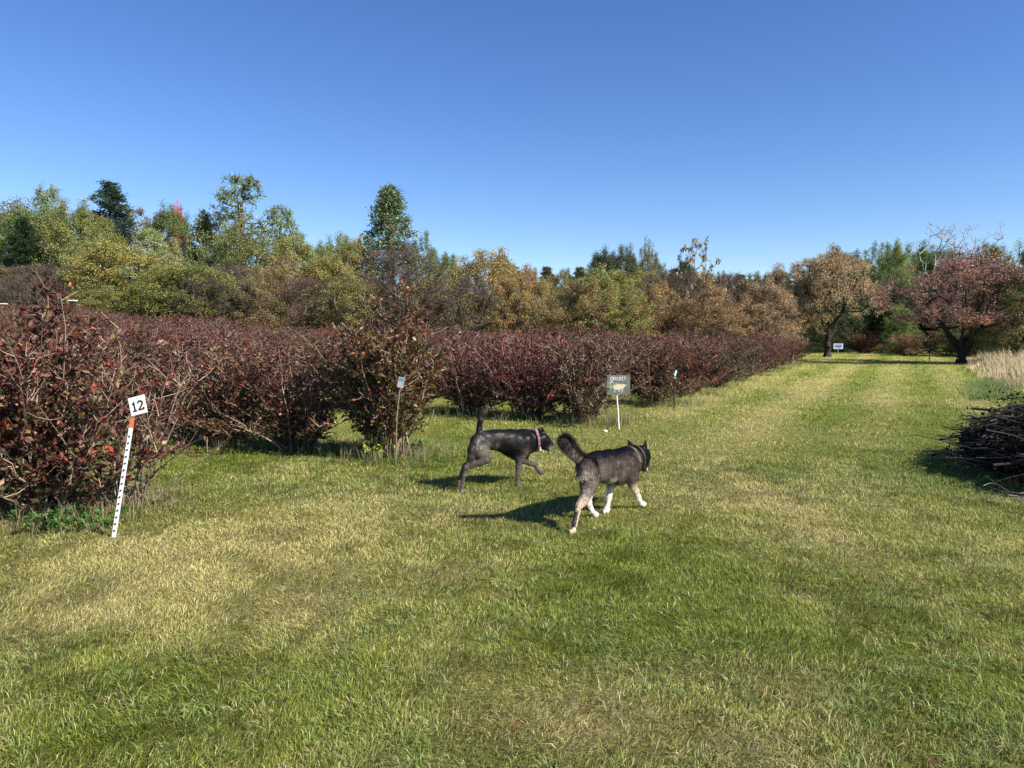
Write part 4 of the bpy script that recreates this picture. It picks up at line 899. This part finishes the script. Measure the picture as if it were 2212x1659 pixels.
def col2(V):
    n = len(V); x, y, z = V[:, 0], V[:, 1], V[:, 2]
    nz_ = fbm(x * 1.3 + z * .7, y + z, .045, 12, 3)[:, None]
    black = np.array((.006, .0055, .006)); brown = np.array((.058, .040, .032)); grey = np.array((.24, .20, .175)); cream = np.array((.38, .30, .20)); white = np.array((.50, .46, .39))
    side = np.clip((.545 - z) / .07, 0, 1)[:, None]
    c = black * (1 - side) + (brown * (.5 + .5 * nz_) + grey * .5 * nz_ ** 3) * side
    thigh = (np.clip((gx0 - .08 - x) / .1, 0, 1) * np.clip((.47 - z) / .12, 0, 1))[:, None]; c = c * (1 - thigh * .6) + grey * .8 * thigh * .6
    headm = np.clip((x - neck[0] - .05) / .03, 0, 1)[:, None] * np.clip((z - .36) / .04, 0, 1)[:, None]; c = c * (1 - headm) + black * headm
    leg = np.clip((.285 - z + .03 * (nz_[:, 0] - .5)) / .08, 0, 1)[:, None]
    front = (x > gx0 - .10)
    legc = np.where(((y > .02))[:, None], white, cream); legc = np.where((front & (y < 0))[:, None] & (z < .16)[:, None], white, legc)
    c = c * (1 - leg) + legc * leg
    dirt = np.clip(fbm(x * 3 + y, z, .05, 40, 3) - .45, 0, 1)[:, None] * leg; c = c * (1 - dirt) + np.array((.25, .20, .15)) * dirt
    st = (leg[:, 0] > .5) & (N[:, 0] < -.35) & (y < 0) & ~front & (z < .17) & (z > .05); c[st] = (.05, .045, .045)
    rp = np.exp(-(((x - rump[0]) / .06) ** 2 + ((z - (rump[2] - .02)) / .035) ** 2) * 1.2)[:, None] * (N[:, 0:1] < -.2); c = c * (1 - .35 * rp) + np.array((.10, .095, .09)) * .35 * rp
    gr = np.exp(-(((x - (gx0 - .05)) / .045) ** 2 + ((z - .315) / .035) ** 2))[:, None]; c = c * (1 - gr * .8) + white * gr * .8
    nk = np.exp(-(((x - neck[0]) / .018) ** 2))[:, None] * np.clip((z - .42) / .04, 0, 1)[:, None] * np.clip((.62 - z) / .05, 0, 1)[:, None]; c = c * (1 - nk * .6) + np.array((.34, .27, .22)) * nk * .6
    tl = (np.clip((tail0[0] - .06 - x) / .04, 0, 1) * np.clip((z - tail0[2] + .05) / .03, 0, 1))[:, None]; c = c * (1 - tl) + np.array((.07, .055, .048)) * tl
    return np.clip(c, .004, .9)
C = col2(V)
link('body', mesh_np('body', V, Q, C, [M_SKIN], smooth=True), d2.e)
def flow2(P):
    f = np.tile(np.array((-.8, 0, -.6)), (len(P), 1)); lg = P[:, 2] < .28; f[lg] = (-.1, 0, -1.); return f
istail = lambda c: (c[:, 0] < tail0[0] - .015) & (c[:, 2] > tail0[2] - .10)
fv = fur(rngd, V, Q, N, C * 1.3, 60000, lambda P: np.where(P[:, 2] < .28, .011, .021), flow2, .0014, .24, .6, fl=2.3, sel=lambda c: ~istail(c))
tend = d2.P(1236, 465, 0); tdir = (tend - tail0); tdir /= np.linalg.norm(tdir)
def flowt(P): return np.tile(tdir * .8 + np.array((-.25, 0, -.95)), (len(P), 1))
ct = np.tile(np.array((.10, .078, .066)), (len(V), 1)); low_ = (N[:, 2] < .25) & (V[:, 0] > tend[0] + .05); ct[low_] = (.24, .20, .165)
ct[V[:, 0] < tend[0] + .015] = (.05, .042, .04)
ft = fur(rngd, V, Q, N, ct, 24000, lambda P: .030 + .035 * np.clip((tail0[0] - P[:, 0]) / max(tail0[0] - tend[0], .05), 0, 1), flowt, .0014, .55, .65, fl=2.4, sel=istail)
VV, FF, CC = gather([fv, ft]); link('fur_coat', mesh_np('fur_coat', VV, FF, CC, [M_FUR]), d2.e)
ei = d2.P(1905, 530, -.05); ball(d2.e, 'ear_lining', ei + np.array((.012, -.006, 0)), .012, mat_plain('ear_skin', (.55, .38, .33), .7), (.5, .6, 1.9))
cn = d2.P(1808, 622, 0); band(d2.e, 'collar', cn, d2.P(1850, 600, 0) - cn, .098, .016, mat_plain('dark_strap', (.045, .04, .035), .5), .004, .9, VB=V)
tgp = d2.P(1908, 712, -.03); ball(d2.e, 'collar_tag', tgp, .012, mat_plain('tag_metal', (.75, .74, .72), .3, .6), (.4, 1, 1.6))
n2 = d2.P(1898, 708, 0); ball(d2.e, 'nose', n2 + np.array((.012, 0, 0)), .012, M_NOSE)
for la in (-.05, .05): ball(d2.e, 'eye', d2.P(1890, 640, la) + np.array((.02, 0, 0)), .007, M_EYE)

# ------------------------------------------------------------------ signs, stakes and posts
class Board:
    """a small board: centre, right and up directions, local metres"""
    def __init__(s, c, right, up): s.c = Vector(c); s.r = Vector(right).normalized(); s.n = s.r.cross(Vector(up)).normalized(); s.u = s.n.cross(s.r).normalized()
    def w(s, x, y, z=0): return s.c + s.r * x + s.u * y + s.n * z
def poly_prism(parent, name, pts, B_, z0, z1, mat, base):
    V = [B_.w(x, y, z0) - base for x, y in pts] + [B_.w(x, y, z1) - base for x, y in pts]; n = len(pts)
    me = bpy.data.meshes.new(name); F = [list(range(n))[::-1], list(range(n, 2 * n))] + [[i, (i + 1) % n, n + (i + 1) % n, n + i] for i in range(n)]
    me.from_pydata([tuple(v) for v in V], [], F); me.materials.append(mat); me.update(); return link(name, me, parent)
def strokes(parent, name, lines, wd, B_, z0, z1, mat, base):
    V, F = [], []
    for ln in lines:
        for (x0, y0), (x1, y1) in zip(ln[:-1], ln[1:]):
            dx, dy = x1 - x0, y1 - y0; L = math.hypot(dx, dy) or 1; ex, ey = dx / L * wd * .35, dy / L * wd * .35; nx_, ny_ = -dy / L * wd / 2, dx / L * wd / 2
            q = [(x0 - ex + nx_, y0 - ey + ny_), (x0 - ex - nx_, y0 - ey - ny_), (x1 + ex - nx_, y1 + ey - ny_), (x1 + ex + nx_, y1 + ey + ny_)]; b_ = len(V)
            z1 += .00003
            for zz in (z0, z1): V += [tuple(B_.w(x, y, zz) - base) for x, y in q]
            F += [(b_ + 4, b_ + 5, b_ + 6, b_ + 7)] + [(b_ + i, b_ + (i + 1) % 4, b_ + 4 + (i + 1) % 4, b_ + 4 + i) for i in range(4)]
    me = bpy.data.meshes.new(name); me.from_pydata(V, [], F); me.materials.append(mat); me.update(); return link(name, me, parent)
def arc(cx, cy, rx, ry, a0, a1, n=10): return [(cx + rx * math.cos(R(a0 + (a1 - a0) * i / n)), cy + ry * math.sin(R(a0 + (a1 - a0) * i / n))) for i in range(n + 1)]
def tube_obj(name, pts, r, mat, parent=None, base=Vector((0, 0, 0)), sides=8):
    P = np.array([tuple(Vector(p) - base) for p in pts]); n = len(P) - 1; rr = np.full(n, r)
    v, f, c = tubes(P[:-1], P[1:], rr, rr, np.ones((n, 3)), sides)
    return link(name, mesh_np(name, v, f, None, [mat], smooth=True), parent)
def prism_between(name, p0, p1, w, t, mat, parent, base, face=Vector((0, -1, 0))):
    B_ = Board(p0, (p1 - p0).cross(face), p1 - p0); up = (p1 - p0); L = up.length
    return poly_prism(parent, name, [(-w / 2, 0), (w / 2, 0), (w / 2, L), (-w / 2, L)], B_, -t, 0, mat, base)

# the leaning post number 12
base = G(245, 1162); dpt = base.y
top = at(286, 903, dpt + .03); e = empty('sign_post', base); tag(e, 'leaning white studded post with orange top carrying the number 12', 'sign post')
ax_ = (top - base).normalized(); base0 = base - ax_ * .12
Bp = Board(base0, Vector((1, 0, 0)) - ax_ * ax_.x, ax_); L = (top - base0).length
M_POSTW = mat_plain('post_paint', (.78, .77, .74), .5, .4, .12, 40); M_ORANGE = mat_plain('orange_paint', (.72, .16, .06), .55, .3, .1, 40)
poly_prism(e, 'post', [(-.0155, 0), (.0155, 0), (.0155, L - .075), (-.0155, L - .075)], Bp, -.004, 0, M_POSTW, base)
poly_prism(e, 'post_web', [(-.004, 0), (.004, 0), (.004, L - .075), (-.004, L - .075)], Bp, -.03, -.0045, M_BLACK, base)
poly_prism(e, 'post_top', [(-.0155, L - .0745), (.0155, L - .0745), (.0155, L), (-.0155, L)], Bp, -.004, .0005, M_ORANGE, base)
for k in range(15):
    y0 = .17 + k * .052
    poly_prism(e, 'stud', [(-.004, y0), (.006, y0 + .004), (.004, y0 + .015), (-.006, y0 + .012)], Bp, 0, .005, M_BLACK, base)
sc_ = at(297.5, 875.5, dpt + .02); rr_ = at(312, 852, dpt) - at(277, 861, dpt)
up_ = at(277, 861, dpt) - at(285, 899, dpt)
Bs = Board(sc_, rr_, up_); Bs.u = (up_ - Bs.n * up_.dot(Bs.n)).normalized(); hw, hh = .063, .068
poly_prism(e, 'sign_plate', [(-hw, -hh), (hw, -hh), (hw, hh), (-hw, hh)], Bs, -.003, 0, M_WHITE, base)
SCL = 1.2
one = [[(-.022, -.026), (-.022, .026)], [(-.022, .024), (-.031, .016)], [(-.032, -.028), (-.012, -.028)]]
two = [arc(.017, .012, .014, .015, 160, -35, 9) + [(.004, -.026)], [(.004, -.026), (.034, -.026), (.035, -.018)]]
strokes(e, 'number', [[(a * SCL, b * SCL - .004) for a, b in q] for q in one + two], .0115, Bs, 0, .0012, M_BLACK, base)
strokes(e, 'small_print', [[(-.015, .051), (.028, .051)]], .002, Bs, 0, .001, mat_plain('grey_ink', (.25, .25, .25), .6), base)
poly_prism(e, 'bracket', [(-.012, L - .002), (.012, L - .002), (.012, L + .07), (-.012, L + .07)], Bp, -.0145, -.009, M_POSTW, base)

# CRICKET sign
base = G(1338, 928); dpt = base.y; e = empty('variety_sign', base); tag(e, 'weathered wooden board painted CRICKET with a cream insect on a thin white stake', 'sign')
topc = at(1332, 852, dpt); M_WOOD = mat_plain('weathered_wood', (.13, .135, .12), .85, .2, .5, 14, c2=(.24, .24, .21)); 
tube_obj('stake', [base - Vector((0, 0, .1)), base.lerp(topc, .5), topc + (topc - base) * .08], .011, M_WHITE, e, base)
cc2 = at(1336, 831.5, dpt - .02); Bc = Board(cc2, (1, -.12, 0), (-.02, 0, 1)); W2, H2 = .185, .158
poly_prism(e, 'board', [(-W2, -H2), (W2, -H2), (W2, H2 * .98), (-W2 * .98, H2)], Bc, -.018, 0, M_WOOD, base)
M_CHALK = mat_plain('white_lettering', (.82, .82, .8), .6); M_CREAM = mat_plain('cream_paint', (.72, .66, .42), .6, .3, .1, 30); M_LIME = mat_plain('green_paint', (.28, .45, .10), .6)
h_, w_ = .05, .026; x0 = -.128; y0 = .075; LT = []
def sh(pts, i, dy=0): return [(x0 + i * .036 + a * w_, y0 + dy + b_ * h_) for a, b_ in pts]
LT += [sh([(1, .9), (.6, 1.1), (.15, .8), (0, .4), (.2, .02), (.7, -.05), (1, .15)], 0, -.002)]
LT += [sh([(.1, 0), (.1, 1)], 1), sh([(.1, 1), (.8, .95), (.8, .6), (.15, .5), (.85, .02)], 1)]
LT += [sh([(.3, .05), (.35, 1)], 2)]
LT += [sh([(.7, .9), (.3, 1), (-.05, .6), (0, .15), (.4, -.02), (.75, .15)], 3 - .15)]
LT += [sh([(.1, 0), (.1, 1)], 4 - .1), sh([(.85, 1), (.12, .5), (.9, 0)], 4 - .1)]
LT += [sh([(.8, 1), (.1, 1), (.1, 0), (.85, 0)], 5), sh([(.1, .52), (.7, .52)], 5)]
LT += [sh([(-.1, 1.02), (1.05, 1.05)], 6), sh([(.5, 1.02), (.5, 0)], 6)]
strokes(e, 'lettering', LT, .0085, Bc, 0, .0012, M_CHALK, base)
body_ = [(-.105, -.04), (-.07, .012), (-.02, .03), (.05, .022), (.125, .0), (.085, -.045), (.03, -.075), (-.05, -.078)]
poly_prism(e, 'insect_body', body_, Bc, 0, .0015, M_CREAM, base)
strokes(e, 'insect_leg', [[(-.055, -.075), (-.062, -.12)], [(.07, -.055), (.05, -.115)], [(.02, -.078), (-.0, -.11)], [(-.12, .05), (-.085, .035)], [(-.14, .02), (-.1, .055)]], .009, Bc, 0, .0013, M_CHALK, base)
poly_prism(e, 'insect_head', [(x - .118, y - .03) for x, y in arc(0, 0, .028, .036, 0, 324, 9)], Bc, 0, .0019, M_LIME, base)
strokes(e, 'insect_wing', [[(-.10, -.05), (-.06, .005), (.0, .025), (.06, .015)]], .006, Bc, .0016, .0024, M_BLACK, base)

# stake with the pale blue tape
base = G(1457, 884); dpt = base.y; e = empty('marker_stake', base); tag(e, 'thin dark stake topped with light blue and white tape', 'stake')
tube_obj('stake', [base - Vector((0, 0, .1)), at(1456, 845, dpt), at(1457, 812, dpt)], .012, M_DARKBARK, e, base)
Bt = Board(at(1458, 810, dpt - .03), (1, .2, 0), (0, 0, 1)); M_BLUE = mat_plain('blue_tape', (.35, .72, .82), .5)
poly_prism(e, 'blue_tape', [(-.028, .075), (-.012, .02), (-.004, .03), (.004, .085), (.016, .10), (.034, .095), (.036, .05), (.022, .01), (.012, -.035), (-.01, -.03)], Bt, -.006, .006, M_BLUE, base)
poly_prism(e, 'tape_knot', [(x * 1.0, y - .06) for x, y in arc(0, 0, .030, .020, 0, 330, 11)], Bt, -.004, .01, M_WHITE, base)

# small tag sign on a wooden stake in the second row's end bush
base = G(853, 975); dpt = 8.66; base = Vector((at(853, 900, dpt).x, dpt, 0)); e = empty('marker_stake', base); tag(e, 'pale wooden stake carrying a small white card beside the tall bush', 'stake')
M_RAW = mat_plain('raw_wood', (.42, .36, .27), .8, .2, .3, 30)
tube_obj('stake', [base - Vector((0, 0, .1)), at(857, 900, dpt), at(864, 836, dpt)], .007, mat_plain('shaded_wood', (.22, .18, .13), .85, .2, .3, 30), e, base)  # pale wood darkened in colour for the bush's shadow on it
Bt = Board(at(866, 826, dpt - .02), (1, 0, -.18), (.18, 0, 1)); poly_prism(e, 'card', [(-.036, -.062), (.036, -.062), (.036, .062), (-.036, .062)], Bt, -.003, 0, mat_plain('card', (.34, .36, .36), .6, .3, .3, 60), base)
poly_prism(e, 'card_print', [(-.030, .012), (.030, .018), (.030, .052), (-.030, .050)], Bt, 0, .001, mat_plain('blue_ink', (.12, .2, .34), .6), base)

# yard sign at the foot of the lone tree
base = G(1810, 768); dpt = base.y; e = empty('yard_sign', base); tag(e, 'small white and blue sign right of the lone tree trunk', 'sign')
c3 = at(1811, 748, dpt); Bt = Board(c3, (1, 0, 0), (0, 0, 1)); k = dpt / 1600 * .85
poly_prism(e, 'panel', [(-12 * k, -7 * k), (12 * k, -7 * k), (12 * k, 7 * k), (-12 * k, 7 * k)], Bt, -.01, 0, mat_plain('sign_blue_grey', (.38, .45, .58), .5), base)
M_NAVY = mat_plain('navy_ink', (.04, .07, .18), .6)
for i, q in enumerate([(-9, -2, 9, 2), (-7, 3.4, -2, 5), (1, 3.2, 8, 4.6), (-4, -5, 5, -3.4)]):
    poly_prism(e, 'panel_print', [(q[0] * k, q[1] * k), (q[2] * k, q[1] * k), (q[2] * k, q[3] * k), (q[0] * k, q[3] * k)], Bt, 0, .002, M_NAVY, base)
tube_obj('stand', [base - Vector((0, 0, .1)), c3 + Vector((0, .03, 0))], .02, M_RAW, e, base)

# stakes along the row ends
stakes = [(1675, 797, 765, .022, M_BLACK, 'straight black stake at the row ends, tallest along the lane edge'),
          (1640, 806, 776, .02, M_RAW, 'pale stake left of the straight black stake'), (1658, 802, 775, .018, M_RAW, 'short pale stake touching the bushes beside the black stake'),
          (1692, 791, 768, .022, M_DARKBARK, 'leaning dark stake just right of the straight black stake'), (1712, 786, 768, .022, M_RAW, 'pale short stake near the far row ends'),
          (1730, 782, 766, .022, M_DARKBARK, 'last dark stake before the lone tree'), (1612, 814, 788, .015, M_DARKBARK, 'low dark stake left among the row ends'),
          (2007, 783, 765, .03, M_RAW, 'short pale post standing alone on the far lawn')]
for px, by, ty, r_, m_, lab in stakes:
    base = G(px, by); e = empty('stake', base); tag(e, lab, 'stake', 'stakes along the row ends')
    tp = at(px + (1.5 if 'leaning' not in lab else -6), ty, base.y)
    b_ = tube_obj('shaft', [base - Vector((0, 0, .15)), base.lerp(tp, .6), tp], r_, m_, e, base)
    cp = tube_obj('cap', [tp + Vector((0, 0, .001)), tp + Vector((0, 0, .03))], r_ * 1.15, m_, e, base)
# white things far left
for k, (px, py, w_, lab) in enumerate([(4, 655, .25, 'white box cut by the left picture edge above the bushes'), (153, 648, .36, 'flat white cover seen over the bushes at far left')]):
    dpt = 40; c_ = at(px, py, dpt); base = Vector((c_.x, dpt, H(c_.x, dpt))); e = empty('white_box', base); tag(e, lab, 'box')
    Bt = Board(c_, (1, 0, 0), (0, 0, 1)); poly_prism(e, 'lid', [(-w_ / 2, -.05), (w_ / 2, -.05), (w_ / 2, .0), (-w_ / 2, .0)], Bt, -.3, 0, M_WHITE, base)
    hb = c_.z - base.z - .052
    poly_prism(e, 'body', [(-w_ / 2 + .03, -.052 - hb), (w_ / 2 - .03, -.052 - hb), (w_ / 2 - .03, -.052), (-w_ / 2 + .03, -.052)], Bt, -.27, -.03, M_DARKBARK, base)
# thin pale poles at far left
for k, px in enumerate((58, 84, 112, 137)):
    dpt = 44; tpn = at(px + 2, 598 + k * 4, dpt); base = Vector((tpn.x, dpt, H(tpn.x, dpt))); o = tube_obj('pole', [Vector((0, 0, -.1)), (tpn - base) * .5 + Vector((.03, 0, 0)), tpn - base], .016, M_BARK); o.location = base
    tag(o, ('leftmost', 'second from left', 'third from left', 'rightmost')[k] + ' of the thin poles before the far left trees', 'pole', 'thin pale poles at far left')
# small pale stone by the CRICKET sign
q = G(1307, 933); rs = np.random.default_rng(3)
o = ball(None, 'stone', (0, 0, .012), .034, mat_plain('pale_stone', (.62, .60, .55), .8, .2, .2, 30), (1.2, 1, .75)); o.location = q; tag(o, 'small pale stone lying in the grass left of the CRICKET stake', 'stone')

# leafy green weeds at the foot of the bushes
def weed(px, py, n, hgt, rad, col, lab, sz=.05):
    rng = np.random.default_rng(int(px)); b0 = G(px, py); e = empty('weed_plant', b0); tag(e, lab, 'plant')
    k = 14; tp = np.stack([rng.normal(0, rad, k), rng.normal(0, rad, k), rng.uniform(.5, 1, k) * hgt], 1)
    link('stems', mesh_np('stems', *tubes(tp * np.array((.2, .2, 0)), tp, np.full(k, .003), np.full(k, .002), np.full((k, 3), .12) * np.array((1, 1.2, .5)), 4), [M_TWIG]), e)
    j = rng.integers(0, k, n); P = tp[j] * rng.uniform(.45, 1.05, (n, 1)) + rng.normal(0, .012, (n, 3))
    c = link('leaves', mesh_np('leaves', *leaves(rng, P, sz * rng.uniform(.7, 1.3, n), np.array(col) * rng.uniform(.6, 1.4, (n, 1)), 1.2, .7), [M_LEAF]), e); c.color = (1, 1, 1, 1)
weed(812, 992, 90, .26, .09, (.34, .40, .05), 'bright yellow green leafy weed at the foot of the tall bush', .06)
weed(175, 1150, 110, .16, .10, (.07, .16, .03), 'green leafy weed left of the foot of the leaning 12 post', .045)
weed(105, 1145, 130, .2, .14, (.06, .12, .03), 'dark green weed under the near left bush', .05)
weed(905, 985, 60, .25, .08, (.06, .13, .03), 'dark green weed on the lawn side of the tall bush left of the black dog', .045)
weed(320, 1010, 70, .25, .1, (.09, .15, .04), 'green weed in the grass just behind the leaning 12 post', .045)
